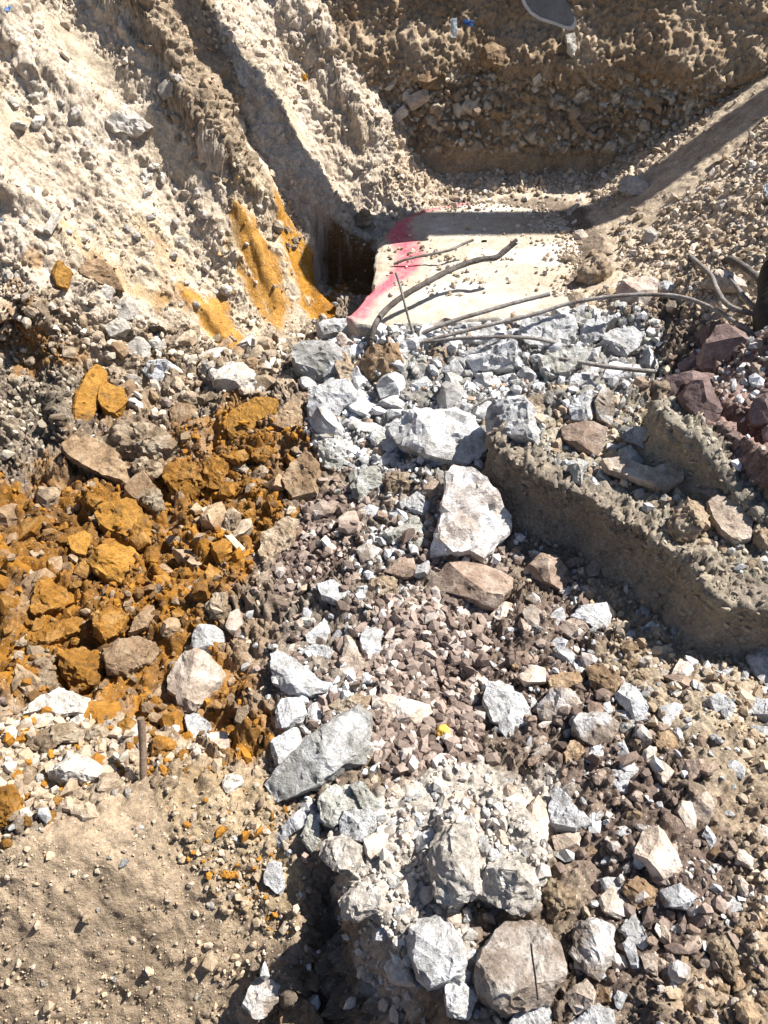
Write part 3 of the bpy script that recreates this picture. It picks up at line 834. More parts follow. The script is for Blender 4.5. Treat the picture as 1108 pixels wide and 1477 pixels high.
# ------------------------------------------------------------------ single stones and clods
def rock_mesh(name, outline, Hh, seed, nseg, rings, rough=.05, style='stone', sharp=30):
    """outline: closed plan outline (a, b) in metres about its centre; the piece rises Hh above it and goes as far below.
    style: stone (broken, flat facets), clod (lumpy), plate (flat top)"""
    rng = np.random.default_rng(seed)
    n = len(outline); D = []
    for k in range(n):
        a = outline[k]; b = outline[(k + 1) % n]
        for t in np.linspace(0, 1, 9)[:-1]: D.append(a * (1 - t) + b * t)
    D = np.array(D)
    ang = np.arctan2(D[:, 1], D[:, 0]); rad = np.hypot(D[:, 0], D[:, 1])
    o = np.argsort(ang)
    th = np.linspace(-math.pi, math.pi, nseg, endpoint=False)
    rr = np.interp(th, ang[o], rad[o], period=2 * math.pi)
    s = math.sqrt(max(np.mean(rr) ** 2 * math.pi, 1e-8))
    jag = np.stack([np.cos(th) * 3, np.sin(th) * 3, np.full(nseg, seed * .37)], 1)
    rr = rr * (1 + (.03 if style != 'clod' else .06) * fbm(jag * 1.7, 3, seed))
    planes = []
    if style == 'plate':
        a_ = rng.uniform(0, 6.28); planes.append((a_, .15 * Hh / s, Hh))
        for k in range(4): planes.append((rng.uniform(0, 6.28), rng.uniform(.2, .5) * Hh / s, Hh * rng.uniform(1.05, 1.3)))
    elif style == 'stone':
        for k in range(3): planes.append((rng.uniform(0, 6.28), rng.uniform(.25, .95) * Hh / s, Hh * rng.uniform(.8, 1.05)))
        ne = rng.integers(5, 8); a0 = rng.uniform(0, 6.28)
        for k in range(ne):
            a_ = a0 + 6.283 * k / ne + rng.uniform(-.35, .35)
            sup = np.max(np.cos(th - a_) * rr)
            hk = Hh * rng.uniform(.0, .45); wdt = s * rng.uniform(.10, .34)
            sl = (Hh - hk) / wdt
            planes.append((a_, sl, hk + sl * sup * rng.uniform(.90, 1.03)))
    else:
        for k in range(5): planes.append((rng.uniform(0, 6.28), rng.uniform(.3, 1.1) * Hh / s, Hh * rng.uniform(.75, 1.1)))
    def topf(x, y):
        h = np.full(x.shape, Hh * 1.05)
        for a_, b_, c_ in planes: h = np.minimum(h, c_ - b_ * (x * math.cos(a_) + y * math.sin(a_)))
        return h
    pw = {'plate': 26, 'stone': 14, 'clod': 4.0}[style]
    kk = np.arange(rings + 1) / rings
    rt = 1 - (1 - kk) ** (1.25 if style != 'clod' else 1.5)
    nb = max(3, rings // 3)
    X = [np.zeros(1)]; Y = [np.zeros(1)]; Hs = [topf(np.zeros(1), np.zeros(1))]
    for i in range(1, rings + 1):
        x = np.cos(th) * rr * rt[i]; y = np.sin(th) * rr * rt[i]
        X.append(x); Y.append(y); Hs.append(np.maximum(topf(x, y), .06 * Hh) * (1 - min(rt[i], .9999) ** pw) ** .5)
    for i in range(1, nb + 1):
        f = i / nb
        r = math.cos(f * math.pi / 2 * .97) ** (.7 if style != 'clod' else 1)
        X.append(np.cos(th) * rr * r); Y.append(np.sin(th) * rr * r); Hs.append(np.full(nseg, -Hh * .9 * math.sin(f * math.pi / 2) ** .8))
    X.append(np.zeros(1)); Y.append(np.zeros(1)); Hs.append(np.full(1, -Hh * .92))
    V = np.stack([np.concatenate(X), np.concatenate(Y), np.concatenate(Hs)], 1)
    tot = rings + nb
    R0 = 1 + np.arange(tot * nseg).reshape(tot, nseg); R1 = np.roll(R0, -1, 1)
    qd = np.stack([R0[:-1], R0[1:], R1[1:], R1[:-1]], 2).reshape(-1, 4)
    t1 = np.stack([np.zeros(nseg, int), R0[0], R1[0]], 1); t2 = np.stack([R0[-1], np.full(nseg, len(V) - 1), R1[-1]], 1)
    me = bpy.data.meshes.new(name)
    me.from_pydata(V.tolist(), [], qd.tolist() + t1.tolist() + t2.tolist())
    me.update()
    nrm = np.zeros(len(V) * 3, np.float32); me.vertices.foreach_get('normal', nrm); nrm = nrm.reshape(-1, 3)
    q = V / s
    f1, f2, rid, off = worley(q * (3.1 if style == 'stone' else 4.2) + seed * 1.3, seed)
    if style == 'clod':
        d = rough * s * (1.2 * fbm(q * 2.6 + seed, 3, seed) + 1.3 * fbm(q * 8 + seed, 4, seed + 3) + .8 * (rid[:, 0] - .5) + .9 * ((rid - .5) * off).sum(1))
    else:
        d = rough * s * (.5 * fbm(q * 2.3 + seed, 3, seed) + .8 * fbm(q * 9 + seed, 4, seed + 3) + .7 * (rid[:, 0] - .5) + 1.2 * ((rid - .5) * off).sum(1))
    if style == 'plate': d *= .6
    V = V + nrm * d[:, None]
    me.vertices.foreach_set('co', V.astype(np.float32).ravel())
    me.polygons.foreach_set('use_smooth', np.ones(len(me.polygons), bool))
    me.update()
    me.set_sharp_from_angle(angle=R(sharp))
    return me

def cut_stone(name, outline, Hh, seed, px_size, rough=.03, plate=False, sharp=18):
    """a broken stone: the outline as a block, split off by flat breaks, then lightly roughened"""
    rng = np.random.default_rng(seed)
    c = outline - outline.mean(0)
    s = math.sqrt(max(.5 * abs(np.dot(c[:, 0], np.roll(c[:, 1], 1)) - np.dot(c[:, 1], np.roll(c[:, 0], 1))), 1e-8))
    if np.dot(outline[:, 0], np.roll(outline[:, 1], -1)) - np.dot(outline[:, 1], np.roll(outline[:, 0], -1)) < 0: outline = outline[::-1]
    bm = bmesh.new()
    rings = []
    for f, h in ((.80, -.95), (.97, -.35), (1.0, .12), (.985, 1.05)):
        rings.append([bm.verts.new((x * f, y * f, Hh * h)) for x, y in outline])
    n = len(outline)
    for a_, b_ in zip(rings[:-1], rings[1:]):
        for k in range(n): bm.faces.new((a_[k], a_[(k + 1) % n], b_[(k + 1) % n], b_[k]))
    bm.faces.new(rings[0][::-1]); bm.faces.new(rings[-1])
    planes = []
    if plate:
        for k in range(2): planes.append((rng.uniform(0, 6.28), rng.uniform(.05, .3) * Hh / s, Hh * rng.uniform(.85, 1.0)))
    else:
        for k in range(3): planes.append((rng.uniform(0, 6.28), rng.uniform(.3, 1.2) * Hh / s, Hh * rng.uniform(.72, 1.0)))
    ne = rng.integers(4, 7); a0 = rng.uniform(0, 6.28)
    for k in range(ne):
        a_ = a0 + 6.283 * k / ne + rng.uniform(-.4, .4)
        sup = np.max(outline[:, 0] * math.cos(a_) + outline[:, 1] * math.sin(a_))
        hk = Hh * rng.uniform(.15, .6); wdt = s * (rng.uniform(.08, .36) if not plate else rng.uniform(.03, .10))
        sl = (Hh - hk) / wdt
        planes.append((a_, sl, hk + sl * sup * rng.uniform(.90, 1.0)))
    for a_, b_, c_ in planes:
        r = bmesh.ops.bisect_plane(bm, geom=bm.verts[:] + bm.edges[:] + bm.faces[:], plane_co=(0, 0, c_), plane_no=(b_ * math.cos(a_), b_ * math.sin(a_), 1), clear_outer=True)
        ed = [e for e in r['geom_cut'] if isinstance(e, bmesh.types.BMEdge)]
        if ed: bmesh.ops.contextual_create(bm, geom=ed)
    bmesh.ops.triangulate(bm, faces=bm.faces[:])
    L = s * max(.075, min(.30, 4.2 / px_size))
    for _ in range(5):
        e = [q for q in bm.edges if q.calc_length() > L * 1.35]
        if not e or len(bm.verts) > 2600: break
        bmesh.ops.subdivide_edges(bm, edges=e, cuts=1, use_grid_fill=False)
        bmesh.ops.triangulate(bm, faces=[f for f in bm.faces if len(f.verts) > 3])
    bmesh.ops.recalc_face_normals(bm, faces=bm.faces[:])
    bm.normal_update()
    me = bpy.data.meshes.new(name); bm.to_mesh(me); bm.free()
    V = np.zeros(len(me.vertices) * 3, np.float32); me.vertices.foreach_get('co', V); V = V.reshape(-1, 3).astype(float)
    nrm = np.zeros(len(V) * 3, np.float32); me.vertices.foreach_get('normal', nrm); nrm = nrm.reshape(-1, 3)
    q = V / s
    f1, f2, rid, off = worley(q * 3.4 + seed * 1.3, seed)
    d = rough * s * (.9 * fbm(q * 3 + seed, 2, seed) + 1.0 * fbm(q * 10 + seed, 3, seed + 3) + .8 * (rid[:, 0] - .5) + 1.4 * ((rid - .5) * off).sum(1))
    V = V + nrm * d[:, None]
    me.vertices.foreach_set('co', V.astype(np.float32).ravel())
    me.polygons.foreach_set('use_smooth', np.ones(len(me.polygons), bool))
    me.update(); me.set_sharp_from_angle(angle=R(sharp))
    return me

def frame_for(C, lean):
    v = CAM - C; v /= np.linalg.norm(v)
    e = .03
    z0 = zq(np.array([C[0], C[0] + e, C[0] - e, C[0], C[0]]), np.array([C[1], C[1], C[1], C[1] + e, C[1] - e]))
    tn = np.array([-(z0[1] - z0[2]) / (2 * e), -(z0[3] - z0[4]) / (2 * e), 1.0])
    tn = np.clip(tn, -1.2, 1.2); tn /= np.linalg.norm(tn)
    n = v * (1 - lean) + tn * lean; n /= np.linalg.norm(n)
    ex = np.cross((0, 0, 1.0), -n); ex = ex / np.linalg.norm(ex)
    if ex[0] < 0: ex = -ex
    ey = np.cross(n, ex)
    return n, ex, ey

CATS = {'concrete_chunk': 'concrete', 'stone': 'stone', 'boulder': 'boulder', 'clay_clod': 'clay', 'soil_clod': 'soil', 'concrete_slab_fragment': 'concrete'}
HERO_AT = []; HERO_PX = []
def hero(row, seed, fixed_y=None, parent=None):
    mat, hh, name, label, pts = [q.strip() for q in row.split('|')]
    Q = pp(pts)
    extra = .028 if mat.endswith('^') else 0.0
    mat = mat.rstrip('^')
    flat = mat.endswith('_'); mat = mat.rstrip('_')
    if flat: extra += .006
    hh = float(hh)
    c = Q.mean(0)
    if fixed_y is None: Cw = hit(c[0], c[1])[0]
    else: Cw = at_y(c[0], c[1], fixed_y)
    n, ex, ey = frame_for(Cw, .68 if flat else (.62 if mat in 'VT' else .52)) if fixed_y is None else (np.array([0, -.9, .43]), np.array([1., 0, 0]), np.array([0, .43, .9]))
    xa, ya = Q[:, 0], Q[:, 1]
    apx = .5 * abs(np.dot(xa, np.roll(ya, 1)) - np.dot(ya, np.roll(xa, 1)))
    dep = np.dot(Cw - CAM, ray(554, 738.5) / np.linalg.norm(ray(554, 738.5)))
    s = math.sqrt(apx) * dep / F
    H = hh * s
    vtx = near_vert(Cw[0], Cw[1])
    lift = 0.0
    if fixed_y is None:
        sub = np.concatenate([Q * f + c * (1 - f) for f in (.0, .35, .7, .95)])
        g = hit(sub[:, 0], sub[:, 1])
        g = g[np.linalg.norm(g - Cw, axis=1) < s * 1.5]
        if len(g):
            gv = P2[near_vert(g[:, 0], g[:, 1])]
            lift = float(np.clip(np.percentile((gv - Cw) @ n, 70), -.02, .06))
    O = Cw + n * (lift + extra + min(H * .12, .012))
    d = ray(Q[:, 0], Q[:, 1])
    t = ((O - CAM) @ n) / (d @ n)
    Wp = CAM + d * t[:, None]
    # keep the piece about its own middle
    ctr = Wp.mean(0)
    L = Wp - ctr
    plan = np.stack([L @ ex, L @ ey], 1)
    size = math.sqrt(apx)
    nseg = int(np.clip(size * 1.0, 20, 90)); rings = int(np.clip(size / 3.6, 6, 26))
    style = 'plate' if flat else ('stone' if mat in 'CWGBPEKQRLONYVX' else 'clod')
    rough = {'Y': .055, 'P': .03, 'B': .035, 'E': .04, 'W': .06, 'C': .07, 'L': .08, 'O': .10, 'T': .09, 'D': .10, 'V': .08, 'N': .075}.get(mat, .055)
    if style == 'clod': me = rock_mesh(name, plan, H, seed, nseg, rings, rough, style, 40)
    else: me = cut_stone(name, plan, H, seed, size, rough * .75, style == 'plate', 18 if mat not in 'ONV' else 30)
    o = link(name, me, MAT[mat], parent)
    m = Matrix((( ex[0], ey[0], n[0], ctr[0]), (ex[1], ey[1], n[1], ctr[1]), (ex[2], ey[2], n[2], ctr[2]), (0, 0, 0, 1)))
    o.matrix_world = m
    if parent is None:
        o['label'] = label; o['category'] = CATS[name]
    HERO_AT.append((ctr[0], ctr[1], s * .5)); HERO_PX.append((c[0], c[1], label))
    return o

HEROES = """
C|.35|concrete_chunk|flat pale concrete corner tinged pink, left of the thick bent bar|456,471 485,465 522,466 540,479 533,506 513,515 491,487 464,492
R|.5|concrete_chunk|small pinkish broken concrete face just left of the thick bar's foot|486,491 494,481 521,508 513,518 496,508
G|.7|concrete_chunk|blue-grey shaded concrete chunk with pitted face at the clay's edge|427,512 445,500 480,502 498,512 502,545 455,558 430,550
T_|.4|concrete_chunk|tan slanting plate leaning beside the blue-grey chunk|481,512 500,509 517,546 513,559 494,555
W|.45|concrete_chunk|pale concrete chunk with a red paint spot below the tan plate|456,560 463,556 507,555 516,568 514,580 497,594 485,612 468,620 444,602
N|.55|concrete_chunk|rust-brown crusted lump under the foot of the bars|513,528 534,509 574,499 583,531 568,546 531,552
D|.55|stone|small brown stone wedged right of the rust-brown lump|611,512 629,502 646,508 642,528 617,526
C|.6|concrete_chunk|cylinder-shaped concrete piece below the long bar|660,515 672,506 737,497 749,512 755,531 737,538 685,540 666,531
C|.5|concrete_chunk|wedge of grey concrete touching the cylinder-shaped piece's left end|636,534 657,519 675,543 651,548
C|.5|concrete_chunk|oblong grey concrete piece under the cylinder-shaped piece|682,549 715,543 725,555 718,566 688,566
C|.5|concrete_chunk|rounded grey concrete piece right below the cylinder-shaped piece|715,543 740,540 751,555 734,562
C_|.3|concrete_chunk|flat grey concrete flake on the slab's broken edge, left of the long bars|656,451 672,443 700,454 697,466 663,474
C|.5|concrete_chunk|small grey block between the thin upright bar and the bars' foot|565,485 575,475 590,480 588,496 570,500
C_|.35|concrete_chunk|long flat concrete piece under the crossing bars|654,482 732,474 729,497 694,502 657,499
C_|.4|concrete_chunk|broad pale concrete plate at the slab's broken edge under the long bar|745,482 768,473 820,466 834,476 828,497 796,512 760,508
L_|.4|concrete_chunk|grey-green concrete plate left of the lone loose bar|774,522 802,512 845,506 849,522 814,549 786,552
W|.5|concrete_chunk|big pale concrete block overhanging a dark gap near the painted block|862,500 878,479 921,473 929,485 925,500 900,519 885,515
C|.45|concrete_chunk|tilted grey concrete piece behind the overhanging pale block|836,473 860,457 891,460 875,473 869,491 845,506 836,497
R|.6|concrete_chunk|tan concrete block with red paint on top under the arched bar|888,423 903,411 934,400 949,408 948,423 940,451 918,463 894,454
C|.5|stone|small grey stone right of the red-topped block|949,411 964,405 977,414 968,423 952,423
T|.6|stone|round tan pebble under the arched bar|972,421 979,415 987,420 985,428 976,429
E|.7|stone|round cream pebble below the arched bar|960,442 966,434 975,436 977,445 970,450 962,449
E|.5|boulder|flat-bottomed tan boulder under the bent bars at the right|1012,414 1032,393 1044,389 1075,406 1081,423 1044,424
T|.6|soil_clod|cube-like soil clod on the slab's right edge|805,380 829,369 837,377 823,391 806,392
T|.65|soil_clod|largest crumbly clod on the dirt at the slab's right edge|839,393 860,367 882,376 888,393 866,409 848,420 834,408
V|.7|stone|rounded dusty stone on the right dirt slope below the shadow|926,344 940,331 952,341 943,353 931,354
E|.6|stone|tan stone lying in the boom's shadow on the slab|826,339 839,332 849,340 842,347 829,346
V|.6|boulder|pale boulder at the foot of the end wall, right side|891,272 905,264 924,261 941,272 934,283 899,285
E_|.25|stone|thin tan plate standing at the slab's far right corner|814,307 829,295 837,295 826,307
P|.6|boulder|largest purple-brown boulder at the right edge below the bars|1009,516 1029,491 1047,476 1075,488 1090,491 1093,512 1087,531 1056,541 1020,541 1009,535
P|.6|stone|dark purple-brown stone touching the largest boulder's left side|978,528 1001,512 1011,516 1009,540 983,541
P|.5|stone|dark brown stone above the largest purple-brown boulder|1001,482 1032,466 1046,474 1029,491 1013,500
P^|.4|boulder|long purple-brown ledge stone under the largest boulder|940,552 958,543 1013,542 1060,541 1064,549 1053,562 1020,565 983,560 972,577 952,571
P|.7|boulder|smooth purple-brown boulder hanging over the shaded channel|977,571 995,552 1013,555 1023,577 1038,594 1034,607 1010,620 995,602 984,590
P^|.6|boulder|purple-brown stone cut by the right edge, above the pale gravel|1078,596 1090,575 1112,576 1122,590 1112,614 1084,613
P^|.6|stone|small purple-brown stone at the right edge below its twin|1098,620 1113,610 1122,625 1112,642 1102,636
B|.65|boulder|reddish-brown squared block on the earth ledge|808,618 842,611 874,621 869,646 860,664 832,655 811,640
E_^|.22|concrete_slab_fragment|long tan slab lying flat on the earth ledge|865,667 891,665 940,680 964,674 977,665 988,680 983,698 958,713 934,701 900,690 872,681
G_^|.3|concrete_slab_fragment|blue-grey slab half in shadow behind the long tan slab|892,626 909,614 952,631 967,646 967,661 946,664 915,643 903,640
E_^|.25|concrete_slab_fragment|tan slab tilted downhill near the right edge of the ledge|1018,726 1032,716 1063,732 1084,756 1081,781 1060,786 1038,769 1026,750
G_^|.25|concrete_slab_fragment|thin grey slab behind the tilted tan slab|1000,706 1029,703 1049,716 1090,744 1084,754 1063,733 1029,718
T^|.6|soil_clod|sandy lump on the ledge left of the tilted tan slab|966,756 989,720 1010,732 1023,760 995,781 971,778
T^|.5|stone|tan stone at the ledge's right edge below the tilted slab|1081,772 1087,756 1112,758 1120,775 1112,797 1093,790
C|.6|concrete_chunk|grey concrete block left of the two-toned upright chunk|819,588 832,571 851,575 855,600 851,612 823,607
K|.6|concrete_chunk|upright pale chunk with dark brown underside at the ledge's back|855,585 869,559 880,565 886,588 882,616 860,607
T_|.4|concrete_chunk|small flat tan-grey piece behind the grey block|791,558 829,557 828,574 796,575
C|.5|concrete_chunk|pale lump between flat tan-grey piece and upright chunk|838,556 850,551 861,556 860,571 842,573
L^|.4|concrete_chunk|grey-green rubble piece between brown block and blue-grey slab|891,649 909,645 931,667 918,677 891,667
L^|.4|concrete_chunk|upright grey piece on the ledge's front lip under the brown block|820,670 840,667 839,701 826,695
T|.5|stone|flat tan stone at the foot of the ledge by the brown round stone|812,812 820,805 846,803 843,818 817,822
B|.5|stone|narrow brown stone leaning at the foot of the ledge|842,827 860,801 870,809 863,833 848,834
B|.65|stone|rounded brown stone with pale ridge right of the brown slab block|759,820 774,802 799,805 824,830 814,855 789,847 769,837
W|.6|boulder|big white concrete boulder with tan patch on top, centre|565,626 583,606 617,602 657,599 685,611 700,637 706,649 694,667 676,678 645,675 614,668 593,656 574,647
Q|.55|boulder|tall white concrete block with gravelly pink face, centre|642,698 654,676 666,679 691,694 712,720 737,750 735,772 723,787 712,802 697,813 675,803 645,810 619,810 629,775 636,732
B|.55|boulder|brown slab-like block with one white end under the tall white block|616,847 642,821 663,814 706,817 740,836 738,855 725,871 712,883 694,880 669,868 645,859 623,859
W|.45|stone|white end piece on the left of the brown slab-like block|614,848 630,832 642,826 648,840 640,857 622,860
L|.5|soil_clod|grey-green clod below the concrete rubble, left of the two-part aggregate|507,704 519,680 544,669 553,689 550,713 528,730 510,720
D|.5|concrete_chunk|brownish aggregate lump left of the tall white block|554,695 565,680 593,682 602,695 583,717 559,724
B|.6|stone|small brown stone in the shade beside the tall white block|610,701 626,691 640,704 636,723 614,717
L|.5|concrete_chunk|angular grey-green chunk low left of the tall white block|547,772 577,763 596,743 606,756 621,772 611,791 583,794 556,785
W_|.3|stone|thin white flake above the angular grey-green chunk|514,736 537,729 560,741 547,750 525,745
B|.5|stone|brown stone at the top of the small gravel patch|447,732 467,722 489,735 479,748 455,745
B|.6|stone|dark brown stone pair member right of the small gravel patch|490,747 513,737 520,756 507,773 491,773
C|.5|concrete_chunk|rough concrete piece between aggregate lump and tall white block|580,729 602,712 621,726 615,745 596,742
K|.5|stone|white-topped stone at the right of the small gravel patch|513,793 531,783 551,793 537,813 522,816
T|.45|concrete_chunk|tan-topped angular concrete piece left of the brown slab block|531,836 577,829 574,846 547,862 531,853
B|.5|stone|brown stone just left of the shade under the white block|577,806 596,802 603,830 583,837 553,828
W|.35|stone|white speckled stone above the row of white stones|458,842 482,837 506,856 485,874 464,865
L|.45|concrete_chunk|grey clod left of the big white boulder|534,624 565,614 562,637 550,650 536,644
L|.45|concrete_chunk|grey rough concrete mass at the edge of the orange clay|459,640 491,630 505,661 488,681 464,675
C|.45|concrete_chunk|pale rough concrete nose at the ledge's left tip|706,618 718,588 755,577 773,590 772,637 737,641 712,653
W|.5|stone|brightest triangular white stone beside the dark gap, left centre|392,947 402,938 421,951 444,970 474,990 470,1000 447,1007 415,1004 402,994 394,980
W|.55|stone|grey-white stone directly under the triangular white stone|397,1025 411,1008 437,1008 445,1032 437,1043 411,1056 397,1052
C|.55|stone|small grey stone right of the grey-white stone|444,1022 457,1013 466,1032 460,1046 446,1043
W|.5|stone|long white stone resting on the big dark grey rock's left end|392,1071 421,1055 431,1050 438,1071 411,1108 395,1104
G|.45|boulder|big dark grey slanting rock with pale upper tip|385,1133 405,1107 421,1094 454,1064 486,1035 522,1020 536,1032 536,1084 528,1104 502,1111 480,1127 460,1140 421,1153 395,1163
W|.5|stone|small white stone at the top of the white row|441,918 463,899 473,912 470,929 444,932
W|.45|stone|oblong white stone above the triangular one|429,941 457,930 484,941 476,952 454,960 434,952
E|.45|stone|tan-brown wedge left of the upright white stone|489,977 499,917 507,921 528,964 509,978 496,984
C|.5|stone|upright white and grey stone at the gravel's left edge|519,921 528,901 552,908 546,957 538,968 525,952
E|.45|stone|long beige stone half buried in the dark gravel|543,1032 548,1005 567,1003 616,1015 625,1029 606,1046 580,1052 561,1043
T|.4|soil_clod|gravelly clod between triangular white stone and upright stone|470,1019 496,1005 535,1005 532,1023 496,1030
L|.55|stone|tan-grey block below the big dark grey rock|460,1155 480,1135 509,1132 523,1168 496,1176 483,1199 467,1192
L|.5|stone|ridge-shaped grey stone beside the tan-grey block|506,1133 525,1132 549,1159 555,1182 522,1169
W|.55|stone|bright white stone on top of the foreground pile|488,1192 499,1171 532,1168 546,1179 541,1196 522,1217 491,1206
E|.55|stone|pale narrow stone right below the bright white stone|525,1214 548,1200 562,1205 551,1241 538,1246 527,1232
V|.6|stone|square dusty block under the bright white stone|480,1208 502,1205 525,1221 526,1250 509,1271 486,1254 467,1241 470,1214
V|.5|soil_clod|dusty rounded mass overhanging the dark hole|496,1289 522,1272 552,1283 555,1312 522,1329 499,1323
C|.4|stone|long grey stone along the upper left rim of the hole|395,1205 421,1179 447,1158 464,1166 437,1193 418,1206 402,1225
L|.5|stone|upright grey stone beside the long rim stone|437,1195 454,1166 464,1195 464,1214 450,1232 439,1215
C_|.25|stone|bluish flake stuck in the soil left of the hole|379,1270 389,1239 406,1244 412,1276 405,1292
K|.6|stone|square white-topped stone deep in the hole|351,1448 366,1412 389,1405 406,1419 402,1442 382,1467
N|.6|stone|brown stone beside the white-topped one deep in the hole|403,1480 405,1439 418,1425 440,1438 470,1470 468,1500 430,1505
W|.55|boulder|round white boulder in the foreground|584,1354 600,1331 626,1324 652,1337 672,1370 668,1410 645,1420 619,1427 600,1410 590,1383
W|.55|stone|white stone below the round white boulder|639,1419 665,1415 689,1439 675,1472 645,1466
X|.5|boulder|largest brown-grey boulder at the bottom edge, behind the thin wire|680,1408 695,1370 726,1334 765,1330 807,1361 816,1393 808,1424 792,1452 757,1459 730,1467 692,1444
C|.5|concrete_chunk|pale concrete chunk with a wire at the bottom edge|730,1482 757,1443 777,1434 797,1462 800,1490 760,1500
C|.5|concrete_chunk|blue-grey chunk cut by the bottom edge, right of the wire chunk|815,1482 862,1448 886,1457 890,1485 850,1500
E|.6|stone|small square brown stone between bottom chunks|813,1435 846,1411 859,1431 855,1458 831,1465
K|.6|boulder|tall dark brown stone with pale patch right of the largest bottom boulder|823,1377 831,1335 854,1322 886,1342 886,1381 865,1417 842,1401
D|.55|stone|dark grey stone above the gap beside the bottom boulder|773,1300 792,1268 832,1285 832,1315 800,1328
E|.45|stone|tall pale shard standing left of the white wedge|751,1223 765,1161 777,1146 785,1161 785,1207 779,1251 761,1239
W|.5|stone|white wedge-shaped stone right of the tall shard|792,1188 794,1142 807,1135 836,1176 855,1188 831,1204 804,1201
E|.5|stone|pale block at the foot of the white wedge|796,1207 838,1202 836,1224 800,1228
E|.45|boulder|rounded tan-brown boulder at the right, with a pale top|912,1234 927,1200 950,1191 975,1227 986,1261 950,1278 931,1250
E|.55|stone|beige five-sided stone left of a browner one, lower right|862,1300 881,1280 913,1308 896,1328 869,1316
N|.5|stone|brown stone right of the beige five-sided one|896,1285 920,1264 948,1281 943,1305 920,1313
W|.5|stone|white pitted stone in the brown gravel, lower right|950,1285 981,1276 1007,1296 989,1311 958,1309
C|.45|stone|small blue-white stone below the white pitted one|966,1339 981,1330 996,1344 977,1351
C|.5|stone|blue-grey pebble above the white pitted one|1014,1203 1020,1191 1034,1211 1026,1226
W|.45|stone|thin white upright shard in the lower right gravel|898,1362 912,1345 924,1397 912,1398
C|.45|stone|grey shard above the thin white one|892,1342 916,1318 940,1362 927,1371
E|.5|stone|pinkish shard right of the thin white one|923,1377 950,1376 948,1408 931,1401
W|.5|stone|small white stone near the bottom edge of the gravel|885,1439 891,1428 905,1435 896,1457 889,1455
W|.5|stone|small white stone left of the rounded tan-brown boulder|887,1203 900,1191 913,1200 900,1210
T|.5|soil_clod|crumbly brown clod over a dark hollow, lower right|1020,1358 1051,1345 1067,1381 1060,1421 1024,1386
V|.55|boulder|dusty pale boulder left of the dark grey stone|684,1287 704,1247 744,1241 770,1262 772,1302 754,1323 724,1303
V|.5|soil_clod|dusty upright clod right of the dark slot|622,1240 640,1196 682,1186 692,1290 652,1312 630,1300
W|.5|boulder|rounded white stone right of the gravel bed|695,1020 703,993 722,984 750,1004 768,1032 762,1052 738,1058 707,1044
K|.55|stone|half white half brown stone, right of centre|823,1055 835,1032 862,1031 892,1043 890,1066 862,1087 842,1075
K|.5|stone|brownish stone with pale top left of the half white stone|773,1020 796,1000 827,998 839,1016 823,1036 796,1048 777,1040
W|.4|stone|flat white stone near the foot of the ledge|823,892 835,874 873,870 884,889 869,921 850,904
B|.5|stone|brown stone tucked under the flat white one|800,908 827,892 850,906 859,924 827,924
W|.5|stone|grey-white wedge stone pointing down, right of centre|887,1005 900,984 916,992 936,1020 934,1040 916,1044
C|.5|stone|tiny pale stone left of the grey-white wedge|869,1016 880,1011 884,1028 872,1034
C|.5|stone|small pale oblong stone at the wedge's foot|883,1024 908,1027 915,1043 889,1036
L|.5|stone|grey-tan stone below the small oblong stone|891,1043 920,1050 924,1065 896,1060
W|.45|stone|rectangular white stone, right of the pale heap|877,1120 881,1112 925,1110 928,1144 889,1148
E|.55|stone|tilted pinkish-grey oval stone at the right|964,981 981,949 997,946 1000,970 981,994 966,996
D|.5|stone|dark stone left of the tilted oval one|908,974 927,963 940,981 931,994
C|.5|stone|pale grey stone near the right edge below the ledge's shadow|1016,1012 1032,1002 1061,1018 1055,1040 1028,1033
W|.5|stone|pale stone cut by the right edge below the ledge|1078,1016 1112,1008 1125,1028 1112,1048 1086,1036
C|.45|stone|low grey stone at the right edge under the pale one|1082,1047 1112,1050 1120,1060 1112,1066 1089,1060
G|.6|boulder|dark grey boulder in the ledge's shadow at the right edge|1074,954 1089,935 1112,929 1125,960 1112,999 1082,978
C|.5|stone|uppermost pale stone in the row under the ledge|1016,908 1028,901 1050,914 1043,926 1024,922
C|.5|stone|second pale stone in the row under the ledge|1022,939 1039,930 1048,943 1039,953
C_|.3|stone|flat pale stone, third in the row under the ledge|1016,964 1035,959 1060,966 1047,978
C|.5|stone|lowest small pale stone in the row under the ledge|1024,979 1039,974 1044,985 1028,990
N|.5|stone|brown ridged stone above the grey-white wedge|846,966 862,957 897,981 890,1005 873,1013 854,993
W|.5|stone|small upright white stone above the brown ridged one|829,947 840,944 845,966 835,971
N|.45|stone|flat brown stone above the pale-topped brown one|790,977 807,971 842,971 842,985 811,998 792,998
E|.5|stone|grey-topped stone left of the flat brown one|746,977 773,961 787,966 787,985 757,990
K|.55|stone|white-tipped brown stone under the rounded brown stone|753,881 769,874 781,883 777,908 757,909
N|.5|soil_clod|gravelly brown clod left below the half white stone|823,1066 835,1070 851,1100 831,1121 811,1097
E|.5|stone|pale pointed stone between white rectangle and right soil|939,1097 950,1096 973,1113 958,1133 947,1121
N|.5|stone|brown stone with a dark gap, right of the half white stone|947,1059 966,1054 978,1070 970,1087 954,1079
E|.45|stone|beige block bedded in soil near the right edge|989,1155 1020,1144 1036,1155 1020,1191 997,1183
W|.6|stone|single chalk-white stone on the left bank's foot|204,535 215,524 239,522 257,535 255,558 242,561 221,552
Y_|.3|clay_clod|smooth ochre clay plate standing upright, left side|101,603 107,572 123,541 135,528 148,541 151,563 144,584 132,612 120,627 104,616
Y_|.35|clay_clod|smooth ochre clay lobe on the right of the upright plate|146,557 181,565 185,584 172,604 153,601 143,584
